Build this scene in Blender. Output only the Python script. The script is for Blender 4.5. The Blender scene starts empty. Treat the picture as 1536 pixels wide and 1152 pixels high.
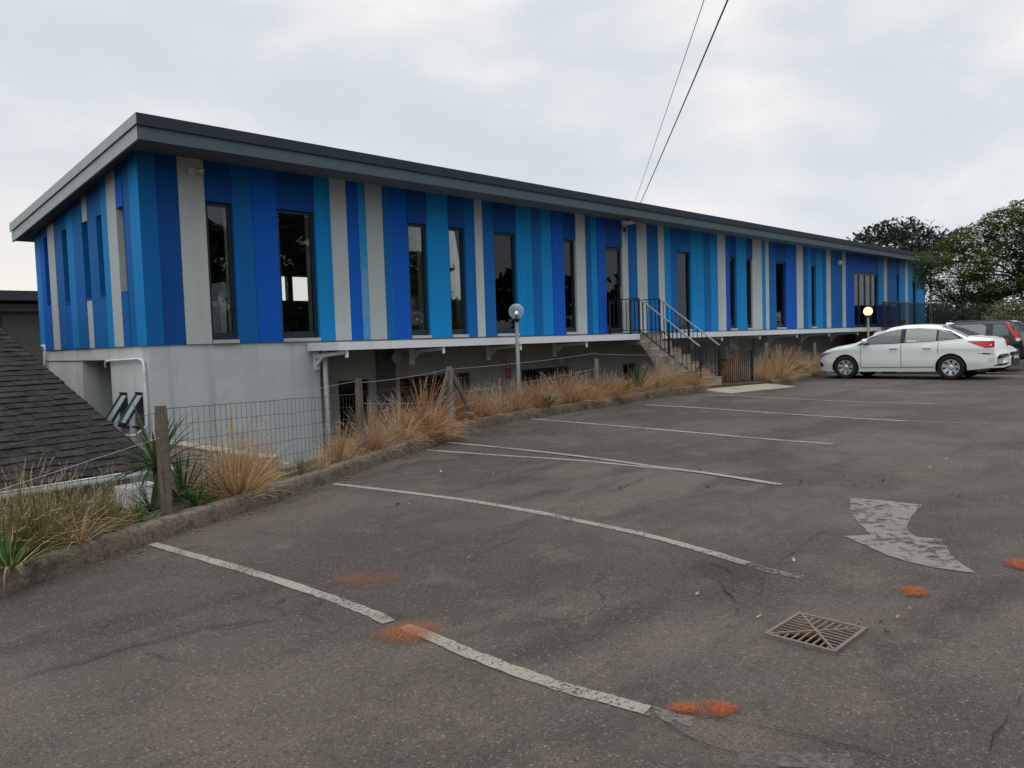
import bpy, math, random
from mathutils import Vector, Matrix, noise as mnoise
R_ = math.radians
rnd = random.Random(7)
scene = bpy.context.scene
col = scene.collection

# ------------------------------------------------------------------ camera, world, sun, exposure
EYE = 1.6
FPX, PCX, PCY = 1165.0, 768.0, 576.0                  # focal length and centre in pixels of the 1536-wide photograph
CR = ((0.70521613, -0.06184267, 0.70629009),
      (-0.70828483, -0.01695718, 0.70572307),
      (-0.03166711, -0.99794185, -0.05576071))        # camera (right, down, forward) -> world
cam = bpy.data.objects.new('camera', bpy.data.cameras.new('camera'))
col.objects.link(cam)
cam.matrix_world = Matrix(((CR[0][0], -CR[0][1], -CR[0][2], 0), (CR[1][0], -CR[1][1], -CR[1][2], 0),
                           (CR[2][0], -CR[2][1], -CR[2][2], EYE), (0, 0, 0, 1)))
cam.data.sensor_width = 36.0
cam.data.lens = FPX / 1536 * 36
cam.data.clip_start = .05
cam.data.clip_end = 3000
scene.camera = cam
SUN_EL, SUN_AZ = R_(62), R_(195)                      # azimuth of the direction the light comes from, from +X counter-clockwise
world = bpy.data.worlds.new('World'); scene.world = world; world.use_nodes = True
wt = world.node_tree; wt.nodes.clear()
def wn(t, **k):
    n = wt.nodes.new(t)
    for a, b in k.items(): setattr(n, a, b)
    return n
wl = wt.links.new
sky = wn('ShaderNodeTexSky', sky_type='NISHITA', sun_disc=False)
sky.sun_elevation = SUN_EL; sky.sun_rotation = R_(90) - SUN_AZ
skys = wn('ShaderNodeVectorMath', operation='SCALE'); skys.inputs['Scale'].default_value = .10; wl(sky.outputs[0], skys.inputs[0])
tc = wn('ShaderNodeTexCoord')
sep = wn('ShaderNodeSeparateXYZ'); wl(tc.outputs['Generated'], sep.inputs[0])
mp = wn('ShaderNodeMapping'); mp.inputs['Scale'].default_value = (1.0, 1.0, 2.3); wl(tc.outputs['Generated'], mp.inputs[0])
n1 = wn('ShaderNodeTexNoise'); n1.inputs['Scale'].default_value = 3.9; n1.inputs['Detail'].default_value = 7; n1.inputs['Roughness'].default_value = .48; n1.inputs['Distortion'].default_value = .25
wl(mp.outputs[0], n1.inputs['Vector'])
cr = wn('ShaderNodeValToRGB'); wl(n1.outputs[0], cr.inputs[0])
e = cr.color_ramp.elements
e[0].position = .33; e[0].color = (.69, .745, .805, 1)
e[1].position = .70; e[1].color = (1.0, .965, .95, 1)
m_ = cr.color_ramp.elements.new(.47); m_.color = (.73, .785, .835, 1)
m_ = cr.color_ramp.elements.new(.60); m_.color = (.86, .865, .885, 1)
el = wn('ShaderNodeMapRange'); el.inputs['From Min'].default_value = .38; el.inputs['From Max'].default_value = 1.0
el.inputs['To Min'].default_value = 1.0; el.inputs['To Max'].default_value = 2.6; wl(sep.outputs['Z'], el.inputs['Value'])
brt = wn('ShaderNodeVectorMath', operation='SCALE'); wl(cr.outputs[0], brt.inputs[0]); wl(el.outputs[0], brt.inputs['Scale'])
# a creamier band low down on the left, away from the lot
hz = wn('ShaderNodeMapRange', interpolation_type='SMOOTHSTEP'); hz.inputs['From Min'].default_value = .26; hz.inputs['From Max'].default_value = .02
hz.inputs['To Min'].default_value = 0; hz.inputs['To Max'].default_value = 1.0; wl(sep.outputs['Z'], hz.inputs['Value'])
lf = wn('ShaderNodeVectorMath', operation='DOT_PRODUCT'); wl(tc.outputs['Generated'], lf.inputs[0]); lf.inputs[1].default_value = (.2, .98, 0)
lfr = wn('ShaderNodeMapRange', interpolation_type='SMOOTHSTEP'); lfr.inputs['From Min'].default_value = .75; lfr.inputs['From Max'].default_value = 1.0; wl(lf.outputs['Value'], lfr.inputs['Value'])
mm = wn('ShaderNodeMath', operation='MULTIPLY'); wl(hz.outputs[0], mm.inputs[0]); wl(lfr.outputs[0], mm.inputs[1])
wx = wn('ShaderNodeMix', data_type='RGBA'); wl(mm.outputs[0], wx.inputs[0]); wl(brt.outputs[0], wx.inputs[6]); wx.inputs[7].default_value = (1.02, .945, .86, 1)
mx = wn('ShaderNodeMix', data_type='RGBA'); mx.inputs[0].default_value = .93
wl(skys.outputs[0], mx.inputs[6]); wl(wx.outputs[2], mx.inputs[7])
bg = wn('ShaderNodeBackground'); bg.inputs['Strength'].default_value = 1.0; wl(mx.outputs[2], bg.inputs[0])
wo = wn('ShaderNodeOutputWorld'); wl(bg.outputs[0], wo.inputs[0])
sun = bpy.data.objects.new('sun', bpy.data.lights.new('sun', 'SUN')); col.objects.link(sun)
sun.data.energy = .75; sun.data.angle = R_(60); sun.data.color = (1, .96, .9)
sd = Vector((math.cos(SUN_AZ) * math.cos(SUN_EL), math.sin(SUN_AZ) * math.cos(SUN_EL), math.sin(SUN_EL)))
sun.rotation_euler = sd.to_track_quat('Z', 'Y').to_euler()
scene.view_settings.view_transform = 'Standard'; scene.view_settings.look = 'None'
scene.view_settings.exposure = 0.0; scene.view_settings.gamma = 1.0

# ------------------------------------------------------------------ pixel -> place helpers (pixels of the photograph)
def ray(px, py):
    c = ((px - PCX) / FPX, (py - PCY) / FPX, 1.0)
    return Vector(tuple(sum(CR[i][j] * c[j] for j in range(3)) for i in range(3)))
def on_z(px, py, z):
    r = ray(px, py); return r * ((z - EYE) / r.z) + Vector((0, 0, EYE))
def on_y(px, py, y):
    r = ray(px, py); return r * (y / r.y) + Vector((0, 0, EYE))
def on_x(px, py, x):
    r = ray(px, py); return r * (x / r.x) + Vector((0, 0, EYE))
def proj(p):
    d = Vector(p) - Vector((0, 0, EYE))
    c = [sum(CR[i][j] * d[i] for i in range(3)) for j in range(3)]
    return PCX + FPX * c[0] / c[2], PCY + FPX * c[1] / c[2], c[2]
def ss(a, b, x):
    t = min(1.0, max(0.0, (x - a) / (b - a))); return t * t * (3 - 2 * t)
HUMPS = [(4.7, 2.75, .8, .028), (2.6, 3.0, .5, .02), (7.4, 4.3, 1.0, .03), (5.0, 5.0, 1.2, -.02), (3.0, 5.2, 1.0, .015), (9, 6, 1.6, -.025), (6.0, 1.5, 1.2, .02), (15.2, 9.3, 2.2, .085)]
def H(x, y):                                           # height of the asphalt
    z = .22 * ss(3, 14, x) - .12 * ss(24, 29, x)
    for a, b, r, k in HUMPS: z += k * math.exp(-((x - a) ** 2 + (y - b) ** 2) / (r * r))
    return z
def at(px, py, dz=0):
    z = 0.0
    for i in range(50):
        p = on_z(px, py, z + dz); z = .5 * z + .5 * H(p.x, p.y)
    return Vector((p.x, p.y, H(p.x, p.y)))
KERB = [(-30, -10.5), (-3, 3.6), (1.17, 6.05), (1.71, 6.36), (2.34, 6.69), (3.2, 7.07), (3.74, 7.36), (4.82, 7.87), (6.01, 8.43), (6.99, 8.87), (7.45, 9.05),
        (8.2, 9.5), (8.94, 9.76), (9.6, 9.81), (11.4, 9.73), (13.1, 9.63), (14.7, 9.42), (15.38, 9.17)]
KERB2 = [(18.75, 9.3), (19.5, 9.25), (22.4, 9.9), (25, 10.35), (30.8, 10.4)]
def interp(pts, x):
    if x <= pts[0][0]: return pts[0][1]
    for (a, b), (c, d) in zip(pts, pts[1:]):
        if x <= c: return b + (d - b) * (x - a) / (c - a)
    return pts[-1][1]
EDGE = KERB + [(15.39, 9.3), (18.7, 9.3)] + KERB2 + [(30.81, 10.6), (80, 10.6)]
def yk(x): return interp(EDGE, x)

# ------------------------------------------------------------------ materials
MATS = {}
def new_mat(name):
    m = bpy.data.materials.new(name); m.use_nodes = True; MATS[name] = m
    return m, m.node_tree, m.node_tree.nodes['Principled BSDF']
def noise_node(nt, vec, scale, detail=4, rough=.55):
    n = nt.nodes.new('ShaderNodeTexNoise'); n.inputs['Scale'].default_value = scale
    n.inputs['Detail'].default_value = detail; n.inputs['Roughness'].default_value = rough
    if vec: nt.links.new(vec, n.inputs['Vector'])
    return n.outputs[0]
def mth(nt, op, a, b=None, c=None):
    n = nt.nodes.new('ShaderNodeMath'); n.operation = op
    for i, v in enumerate((a, b, c)):
        if v is None: continue
        if isinstance(v, (int, float)): n.inputs[i].default_value = v
        else: nt.links.new(v, n.inputs[i])
    return n.outputs[0]
def remap(nt, v, a, b, c=0, d=1, smooth=True):
    n = nt.nodes.new('ShaderNodeMapRange'); n.interpolation_type = 'SMOOTHSTEP' if smooth else 'LINEAR'
    nt.links.new(v, n.inputs['Value'])
    for k, x in zip(('From Min', 'From Max', 'To Min', 'To Max'), (a, b, c, d)): n.inputs[k].default_value = x
    return n.outputs[0]
def mixc(nt, f, a, b, mode='MIX'):
    n = nt.nodes.new('ShaderNodeMix'); n.data_type = 'RGBA'; n.blend_type = mode
    for i, v in ((0, f), (6, a), (7, b)):
        if isinstance(v, (int, float)): n.inputs[i].default_value = v
        elif isinstance(v, tuple): n.inputs[i].default_value = (*v, 1) if len(v) == 3 else v
        else: nt.links.new(v, n.inputs[i])
    return n.outputs[2]
def scalec(nt, c, s):
    n = nt.nodes.new('ShaderNodeVectorMath'); n.operation = 'SCALE'
    if isinstance(c, tuple): n.inputs[0].default_value = c
    else: nt.links.new(c, n.inputs[0])
    nt.links.new(s, n.inputs['Scale']); return n.outputs[0]
def coords(nt, kind='pos'):
    if kind == 'pos': return nt.nodes.new('ShaderNodeNewGeometry').outputs['Position']
    return nt.nodes.new('ShaderNodeTexCoord').outputs['Object']
def mapped(nt, vec, sc):
    n = nt.nodes.new('ShaderNodeMapping'); n.inputs['Scale'].default_value = sc; nt.links.new(vec, n.inputs[0]); return n.outputs[0]
def add_bump(nt, b, h, strength, dist=.01):
    n = nt.nodes.new('ShaderNodeBump'); n.inputs['Strength'].default_value = strength; n.inputs['Distance'].default_value = dist
    nt.links.new(h, n.inputs['Height']); nt.links.new(n.outputs[0], b.inputs['Normal'])
def mat(name, c, rough=.8, var=.12, vs=2.0, fine=.08, fs=40., bump=.15, metal=0., spec=.35, kind='pos', streak=0., dirt=None, dirt_amt=.5, dirt_s=1.2, island=0., coat=0., sscale=(5, 5, .25)):
    m, nt, b = new_mat(name)
    v = coords(nt, kind)
    a = noise_node(nt, v, vs, 5); f = noise_node(nt, v, fs, 3)
    k = mth(nt, 'ADD', mth(nt, 'MULTIPLY', mth(nt, 'SUBTRACT', a, .5), 2 * var), mth(nt, 'MULTIPLY', mth(nt, 'SUBTRACT', f, .5), 2 * fine))
    k = mth(nt, 'ADD', k, 1.0)
    if island:
        r = nt.nodes.new('ShaderNodeNewGeometry').outputs['Random Per Island']
        k = mth(nt, 'ADD', k, mth(nt, 'MULTIPLY', mth(nt, 'SUBTRACT', r, .5), 2 * island))
    if streak:
        s = noise_node(nt, mapped(nt, v, sscale), 1.0, 5, .6)
        k = mth(nt, 'SUBTRACT', k, mth(nt, 'MULTIPLY', remap(nt, s, .48, .75), streak))
    cc = scalec(nt, tuple(c), k)
    if dirt:
        d = remap(nt, noise_node(nt, v, dirt_s, 6, .7), .46, .62, 0, dirt_amt)
        cc = mixc(nt, d, cc, dirt)
    nt.links.new(cc, b.inputs['Base Color'])
    b.inputs['Roughness'].default_value = rough; b.inputs['Metallic'].default_value = metal
    b.inputs['Specular IOR Level'].default_value = spec
    if coat: b.inputs['Coat Weight'].default_value = coat; b.inputs['Coat Roughness'].default_value = .06
    if bump: add_bump(nt, b, mth(nt, 'ADD', f, mth(nt, 'MULTIPLY', a, .4)), bump)
    return m
def leaf_mat(name, c1, c2, c3, trans=.3, rough=.55):
    m, nt, b = new_mat(name)
    g = nt.nodes.new('ShaderNodeNewGeometry')
    rp = nt.nodes.new('ShaderNodeValToRGB'); nt.links.new(g.outputs['Random Per Island'], rp.inputs[0])
    rp.color_ramp.elements[0].color = (*c1, 1); rp.color_ramp.elements[1].color = (*c3, 1)
    q = rp.color_ramp.elements.new(.5); q.color = (*c2, 1)
    nt.links.new(rp.outputs[0], b.inputs['Base Color']); b.inputs['Roughness'].default_value = rough; b.inputs['Specular IOR Level'].default_value = .1
    t = nt.nodes.new('ShaderNodeBsdfTranslucent'); nt.links.new(rp.outputs[0], t.inputs[0])
    x = nt.nodes.new('ShaderNodeMixShader'); x.inputs[0].default_value = trans
    nt.links.new(b.outputs[0], x.inputs[1]); nt.links.new(t.outputs[0], x.inputs[2])
    nt.links.new(x.outputs[0], nt.nodes['Material Output'].inputs[0])
    return m
def glass_mat(name, tint, ior=1.45, rough=.01, refl=1.0):
    m, nt, b = new_mat(name); nt.nodes.remove(b)
    t = nt.nodes.new('ShaderNodeBsdfTransparent'); t.inputs[0].default_value = (*tint, 1)
    g = nt.nodes.new('ShaderNodeBsdfGlossy'); g.inputs['Roughness'].default_value = rough; g.inputs[0].default_value = (refl, refl, refl, 1)
    f = nt.nodes.new('ShaderNodeFresnel'); f.inputs[0].default_value = ior
    x = nt.nodes.new('ShaderNodeMixShader')
    nt.links.new(f.outputs[0], x.inputs[0]); nt.links.new(t.outputs[0], x.inputs[1]); nt.links.new(g.outputs[0], x.inputs[2])
    nt.links.new(x.outputs[0], nt.nodes['Material Output'].inputs[0])
    return m
def emit_mat(name, c, s):
    m, nt, b = new_mat(name)
    b.inputs['Base Color'].default_value = (*c, 1); b.inputs['Emission Color'].default_value = (*c, 1); b.inputs['Emission Strength'].default_value = s
    b.inputs['Roughness'].default_value = .3
    return m

def asphalt_mat():
    m, nt, b = new_mat('asphalt')
    v = coords(nt)
    big = noise_node(nt, v, .33, 5, .6); mid = noise_node(nt, v, 1.7, 6, .65); pat = noise_node(nt, mapped(nt, v, (.5, 1.3, 1)), .9, 4, .55)
    fine = noise_node(nt, v, 38, 4, .7); grit = noise_node(nt, v, 120, 2, .6)
    c = mixc(nt, remap(nt, big, .38, .62), (.054, .041, .032), (.101, .079, .062))
    c = mixc(nt, remap(nt, pat, .50, .68, 0, .85), c, (.036, .027, .022))
    c = mixc(nt, remap(nt, mid, .52, .70, 0, .6), c, (.128, .102, .080))
    c = mixc(nt, remap(nt, noise_node(nt, v, .75, 3), .55, .72, 0, .5), c, (.076, .058, .050))
    c = scalec(nt, c, mth(nt, 'ADD', .10, mth(nt, 'ADD', mth(nt, 'MULTIPLY', fine, .75), mth(nt, 'MULTIPLY', grit, .85))))
    tr = noise_node(nt, mapped(nt, v, (.55, 2.6, 1)), 1.0, 6, .6)   # damp, worn drift across the bays
    c = mixc(nt, remap(nt, tr, .54, .66, 0, .5), c, (.040, .030, .025))
    # exposed pale stones in the surface
    st = None
    for sc_, lo_, am in ((60, .88, .42), (115, .80, .5), (190, .72, .4)):
        vo = nt.nodes.new('ShaderNodeTexVoronoi'); vo.inputs['Scale'].default_value = sc_; nt.links.new(v, vo.inputs['Vector'])
        sx = nt.nodes.new('ShaderNodeSeparateXYZ'); nt.links.new(vo.outputs['Color'], sx.inputs[0])
        q = mth(nt, 'MULTIPLY', remap(nt, sx.outputs[0], lo_, 1.0), remap(nt, vo.outputs['Distance'], .6, .2))
        c = mixc(nt, mth(nt, 'MULTIPLY', q, am), c, (.30, .26, .22)); st = st or q
        dk = mth(nt, 'MULTIPLY', remap(nt, sx.outputs[1], .70, 1.0), remap(nt, vo.outputs['Distance'], .7, .3))
        c = mixc(nt, mth(nt, 'MULTIPLY', dk, .5), c, (.015, .013, .012))
    # hairline cracks, in patches only
    wob = nt.nodes.new('ShaderNodeTexNoise'); wob.inputs['Scale'].default_value = 3.5; wob.inputs['Detail'].default_value = 5; nt.links.new(v, wob.inputs['Vector'])
    ad = nt.nodes.new('ShaderNodeVectorMath'); ad.operation = 'MULTIPLY_ADD'; nt.links.new(wob.outputs['Color'], ad.inputs[0]); ad.inputs[1].default_value = (.42, .42, .42); nt.links.new(v, ad.inputs[2])
    ve = nt.nodes.new('ShaderNodeTexVoronoi'); ve.feature = 'DISTANCE_TO_EDGE'; ve.inputs['Scale'].default_value = .85; nt.links.new(ad.outputs[0], ve.inputs['Vector'])
    ck = mth(nt, 'MULTIPLY', remap(nt, ve.outputs['Distance'], .011, .002), remap(nt, noise_node(nt, v, .55, 3), .52, .62))
    c = mixc(nt, mth(nt, 'MULTIPLY', ck, .75), c, (.022, .019, .018))
    nt.links.new(c, b.inputs['Base Color']); b.inputs['Specular IOR Level'].default_value = .3
    nt.links.new(remap(nt, mid, .3, .7, .72, .92), b.inputs['Roughness'])
    add_bump(nt, b, mth(nt, 'ADD', fine, mth(nt, 'MULTIPLY', st, .5)), .5, .008)
    return m
asphalt_mat()
def paint_mat(name, c, lo, hi, amount=1.0, s1=22., under=None):
    """worn road paint: the sheet shows the road through its holes"""
    m, nt, b = new_mat(name); v = coords(nt)
    n = mth(nt, 'ADD', mth(nt, 'MULTIPLY', noise_node(nt, v, s1, 5, .7), .65), mth(nt, 'MULTIPLY', noise_node(nt, v, 1.6, 4), .35))
    a = remap(nt, n, lo, hi, 0, amount)
    k = mth(nt, 'ADD', .7, mth(nt, 'MULTIPLY', noise_node(nt, v, 30, 4, .7), .6))
    cc = scalec(nt, c, k)
    cc = mixc(nt, remap(nt, noise_node(nt, v, 2.3, 5, .65), .5, .72, 0, .5), cc, tuple(x * .55 for x in c))
    nt.links.new(cc, b.inputs['Base Color']); nt.links.new(a, b.inputs['Alpha']); b.inputs['Roughness'].default_value = .8
    add_bump(nt, b, noise_node(nt, v, 60, 3), .3)
    return m
paint_mat('line_paint', (.245, .222, .18), .36, .50, 1.0, 48.)
paint_mat('line_paint_faded', (.175, .155, .128), .42, .55, .7)
paint_mat('line_paint_ghost', (.15, .14, .13), .40, .60, .7)
paint_mat('arrow_paint', (.20, .182, .158), .38, .52, .85, 12.)
def stain_mat(name, c, amount, lo=.15, hi=.75, s=6.):
    m, nt, b = new_mat(name)
    uv = nt.nodes.new('ShaderNodeTexCoord').outputs['UV']
    ln = nt.nodes.new('ShaderNodeVectorMath'); ln.operation = 'LENGTH'; nt.links.new(uv, ln.inputs[0])
    v = coords(nt)
    d = mth(nt, 'ADD', mth(nt, 'SUBTRACT', 1.0, ln.outputs['Value']), mth(nt, 'MULTIPLY', mth(nt, 'SUBTRACT', noise_node(nt, v, s, 6, .7), .5), 1.1))
    edge = remap(nt, ln.outputs['Value'], 1.0, .82)
    a = mth(nt, 'MULTIPLY', mth(nt, 'MULTIPLY', remap(nt, d, lo, hi, 0, amount), edge), remap(nt, noise_node(nt, v, 85, 3, .8), .40, .56, .25, 1))
    nt.links.new(a, b.inputs['Alpha'])
    k = mth(nt, 'ADD', .6, mth(nt, 'MULTIPLY', noise_node(nt, v, 40, 4, .7), .8))
    nt.links.new(scalec(nt, c, k), b.inputs['Base Color']); b.inputs['Roughness'].default_value = .95; b.inputs['Specular IOR Level'].default_value = .1
    return m
stain_mat('orange_soil', (.27, .088, .034), .85, .1, .9)
stain_mat('orange_paint', (.30, .072, .026), .9, .15, .7)
stain_mat('orange_faint', (.25, .09, .05), .5, .2, 1.1)
stain_mat('pale_dust', (.175, .142, .118), .6, .2, 1.1, 5.)
stain_mat('dark_oil', (.050, .043, .040), .5, .25, 1.15, 5.)

G_ALB = (.50, .515, .50)
mat('panel_grey', (.42, .45, .435), .75, .05, .8, .06, 70, .25, streak=.10, dirt=(.35, .35, .33), dirt_amt=.25)
mat('panel_grey_green', (.35, .385, .37), .75, .05, .8, .06, 70, .25, streak=.06)
mat('panel_light', (.003, .205, .49), .7, .10, 1.1, .10, 70, .25, spec=.18, streak=.16)
mat('panel_mid', (.003, .110, .34), .7, .10, 1.1, .10, 70, .25, spec=.18, streak=.16)
mat('panel_deep', (.002, .063, .25), .7, .10, 1.1, .10, 70, .25, spec=.18, streak=.16)
mat('panel_royal', (.002, .088, .44), .7, .10, 1.1, .10, 70, .25, spec=.18, streak=.16)
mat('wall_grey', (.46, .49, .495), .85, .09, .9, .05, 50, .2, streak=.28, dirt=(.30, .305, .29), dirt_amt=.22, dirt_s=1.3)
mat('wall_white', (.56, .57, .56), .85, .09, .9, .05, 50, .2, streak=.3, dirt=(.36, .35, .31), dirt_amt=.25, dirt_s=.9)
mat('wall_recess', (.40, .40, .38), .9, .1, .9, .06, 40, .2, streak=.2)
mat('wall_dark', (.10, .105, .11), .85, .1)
mat('fascia', (.070, .102, .118), .7, .08, 1., .06, 40, .15, streak=.1)
mat('fascia_pale', (.36, .39, .39), .7, .08, 1., .06, 40, .15, streak=.1)
mat('roof_dark', (.017, .028, .041), .75, .1, 1.5, .08, 30, .1)
mat('soffit', (.11, .125, .13), .8, .08, 1.2)
mat('frame_dark', (.012, .022, .035), .45, .05, 3, .03, 40, 0)
mat('reveal_white', (.80, .81, .76), .7, .05)
mat('sill', (.38, .38, .37), .8, .1, 4)
mat('canopy_white', (.70, .715, .73), .5, .04, 1., .03, 30, .05, streak=.12)
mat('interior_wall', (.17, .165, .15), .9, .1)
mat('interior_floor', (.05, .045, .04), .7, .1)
glass_mat('window_glass', (.90, .93, .92), 1.5, .005, .85)
glass_mat('lower_glass', (.12, .14, .14), 1.45, .02, .7)
glass_mat('car_glass', (.30, .38, .38), 1.65, .02, .9)
mat('vent_glass', (.12, .18, .175), .12, .05, 2, .02, 30, 0, spec=.6)
mat('kerb_concrete', (.155, .122, .092), .95, .5, 7., .8, 42, 1., dirt=(.045, .034, .025), dirt_amt=.75, dirt_s=7)
mat('pale_concrete', (.30, .26, .21), .9, .14, 1.5, .1, 35, .3, dirt=(.20, .17, .14), dirt_amt=.6, dirt_s=2.5)
mat('stair_concrete', (.31, .26, .205), .92, .16, 2.5, .12, 35, .4, dirt=(.12, .10, .08), dirt_amt=.6, dirt_s=2)
mat('soil', (.060, .043, .030), 1., .4, 1.5, .35, 18, 1., dirt=(.05, .06, .02), dirt_amt=.6, dirt_s=.9)
mat('straw_litter', (.19, .125, .07), .95, .2, 3, .1, 40, 0, island=.4)
mat('roof_tile', (.0155, .0125, .011), .95, .45, 2.5, .5, 22, 1., island=.35, dirt=(.042, .034, .028), dirt_amt=.55, dirt_s=5)
mat('house_wall', (.34, .27, .225), .9, .15, 1.5)
mat('brick_wall', (.17, .12, .085), .9, .2, 3., .15, 20)
mat('far_roof', (.035, .036, .045), .7)
mat('far_door', (.10, .095, .09), .7)
mat('white_plastic', (.62, .65, .67), .45, .08, 4, .05, 40, 0, dirt=(.3, .3, .27), dirt_amt=.4, dirt_s=5)
mat('old_wood', (.135, .112, .085), .9, .35, 4., .35, 25, .8, streak=.75, sscale=(45, 45, 2))
mat('grey_wood', (.20, .18, .15), .9, .3, 4., .35, 25, .7, streak=.6, sscale=(45, 45, 2))
mat('wire', (.06, .07, .065), .6, .1, 3, .05, 40, 0, metal=.5)
mat('wire_pale', (.34, .34, .33), .5, .1, 3, .05, 40, 0, metal=.3)
mat('black_metal', (.010, .012, .014), .5, .1, 3, .1, 40, .05)
mat('grey_rail', (.30, .32, .34), .4, .08, 3, .05, 40, .05, metal=.4)
mat('lamp_pole', (.20, .225, .21), .6, .12, 3, .1, 40, .1, metal=.2)
mat('dark_fence', (.018, .025, .025), .7, .1, 3, .05, 40, 0)
mat('grate_iron', (.145, .115, .092), .75, .2, 6, .2, 60, .4, dirt=(.25, .12, .06), dirt_amt=.5, dirt_s=9)
mat('grate_frame', (.15, .125, .11), .85, .2, 6, .2, 60, .4)
mat('pit_shade', (.006, .005, .004), 1., .1, spec=0)
mat('crack_dark', (.020, .017, .016), 1., .2)
mat('seam', (.035, .031, .029), 1., .3, 6)
mat('dry_leaf', (.26, .17, .10), .8, .2, 20, .1, 60, 0, kind='obj')
mat('pale_leaf', (.36, .31, .25), .8, .2, 20, .1, 60, 0, kind='obj')
mat('dark_leaf', (.05, .032, .022), .8, .2, 20, .1, 60, 0, kind='obj')
mat('car_white', (.74, .77, .74), .25, .02, 2, .0, 40, 0, spec=.5, coat=.6, kind='obj')
mat('car_dark', (.011, .014, .018), .35, .02, 2, .0, 40, 0, spec=.4, coat=.25, kind='obj')
mat('car_black', (.010, .011, .012), .45, .05, 3, .0, 40, 0, kind='obj')
mat('seam_dark', (.14, .145, .14), .6, .05, 3, .0, 40, 0, kind='obj')
mat('tyre', (.012, .012, .012), .85, .1, 3, .1, 40, .1, kind='obj')
mat('rim', (.55, .56, .57), .35, .05, 5, .02, 40, 0, metal=.7, kind='obj')
mat('tail_red', (.50, .012, .018), .15, .1, 8, .05, 60, 0, spec=.7, kind='obj')
mat('lens_clear', (.62, .62, .60), .12, .15, 14, .1, 60, 0, spec=.7, kind='obj')
mat('headlamp', (.20, .22, .23), .08, .3, 14, .1, 60, 0, spec=.8, kind='obj')
mat('chrome', (.6, .6, .6), .2, .05, 3, 0, 40, 0, metal=.9, kind='obj')
mat('sofa_red', (.75, .015, .03), .8, .1)
mat('chair_cream', (.80, .68, .56), .85, .12, 6)
mat('chair_rust', (.55, .22, .14), .8, .12, 6)
mat('copier_white', (.85, .88, .88), .5, .05)
mat('copier_blue', (.45, .52, .55), .5, .05)
mat('sign_red', (.40, .035, .03), .5, .06, 6)
mat('sign_white', (.60, .55, .52), .5, .05)
mat('bin_blue', (.010, .028, .16), .5, .06)
mat('terrace_brick', (.23, .155, .105), .9, .2, 4., .2, 14, .4)
mat('bark', (.075, .06, .048), .95, .25, 4, .2, 25, .6)
mat('camera_white', (.55, .55, .52), .5, .05)
mat('cable_black', (.02, .02, .022), .6, .05, 3, 0, 40, 0)
emit_mat('lamp_lit', (1.0, .80, .40), 1.25)
emit_mat('bulb_glint', (.9, .95, 1.0), .55)  # weak emission stands in for the glimmer reflected in the unlit globe
leaf_mat('tree_leaf', (.032, .056, .013), (.075, .110, .024), (.125, .165, .040))
leaf_mat('dark_tree_leaf', (.022, .034, .028), (.036, .052, .040), (.056, .074, .054), .15)  # distance haze is put into these lighter, bluish leaf colours
leaf_mat('pale_shrub_leaf', (.10, .12, .05), (.17, .18, .085), (.25, .24, .13))
leaf_mat('hedge_leaf', (.020, .034, .014), (.040, .062, .022), (.078, .105, .040), .2)
leaf_mat('grass_dry', (.22, .11, .048), (.48, .31, .165), (.70, .53, .34), .25, .7)
leaf_mat('grass_rust', (.18, .078, .036), (.43, .225, .112), (.66, .45, .26), .25, .7)
leaf_mat('grass_green', (.070, .072, .020), (.17, .145, .048), (.34, .25, .11), .25, .7)
leaf_mat('plume', (.42, .31, .20), (.56, .43, .30), (.68, .56, .42), .3, .8)
leaf_mat('strap_green', (.030, .085, .018), (.050, .13, .028), (.085, .18, .045), .2, .4)
leaf_mat('aloe_green', (.026, .056, .020), (.050, .095, .032), (.13, .15, .060), .15, .4)
def glass_globe():
    m, nt, b = new_mat('globe_clear'); nt.nodes.remove(b)
    t = nt.nodes.new('ShaderNodeBsdfTransparent'); t.inputs[0].default_value = (.93, .95, .96, 1)
    d = nt.nodes.new('ShaderNodeBsdfPrincipled'); d.inputs['Base Color'].default_value = (.62, .66, .68, 1); d.inputs['Roughness'].default_value = .1
    lw = nt.nodes.new('ShaderNodeLayerWeight'); lw.inputs[0].default_value = .35
    f = mth(nt, 'ADD', mth(nt, 'MULTIPLY', lw.outputs['Facing'], .42), .20)
    x = nt.nodes.new('ShaderNodeMixShader'); nt.links.new(f, x.inputs[0]); nt.links.new(t.outputs[0], x.inputs[1]); nt.links.new(d.outputs[0], x.inputs[2])
    nt.links.new(x.outputs[0], nt.nodes['Material Output'].inputs[0])
glass_globe()

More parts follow.
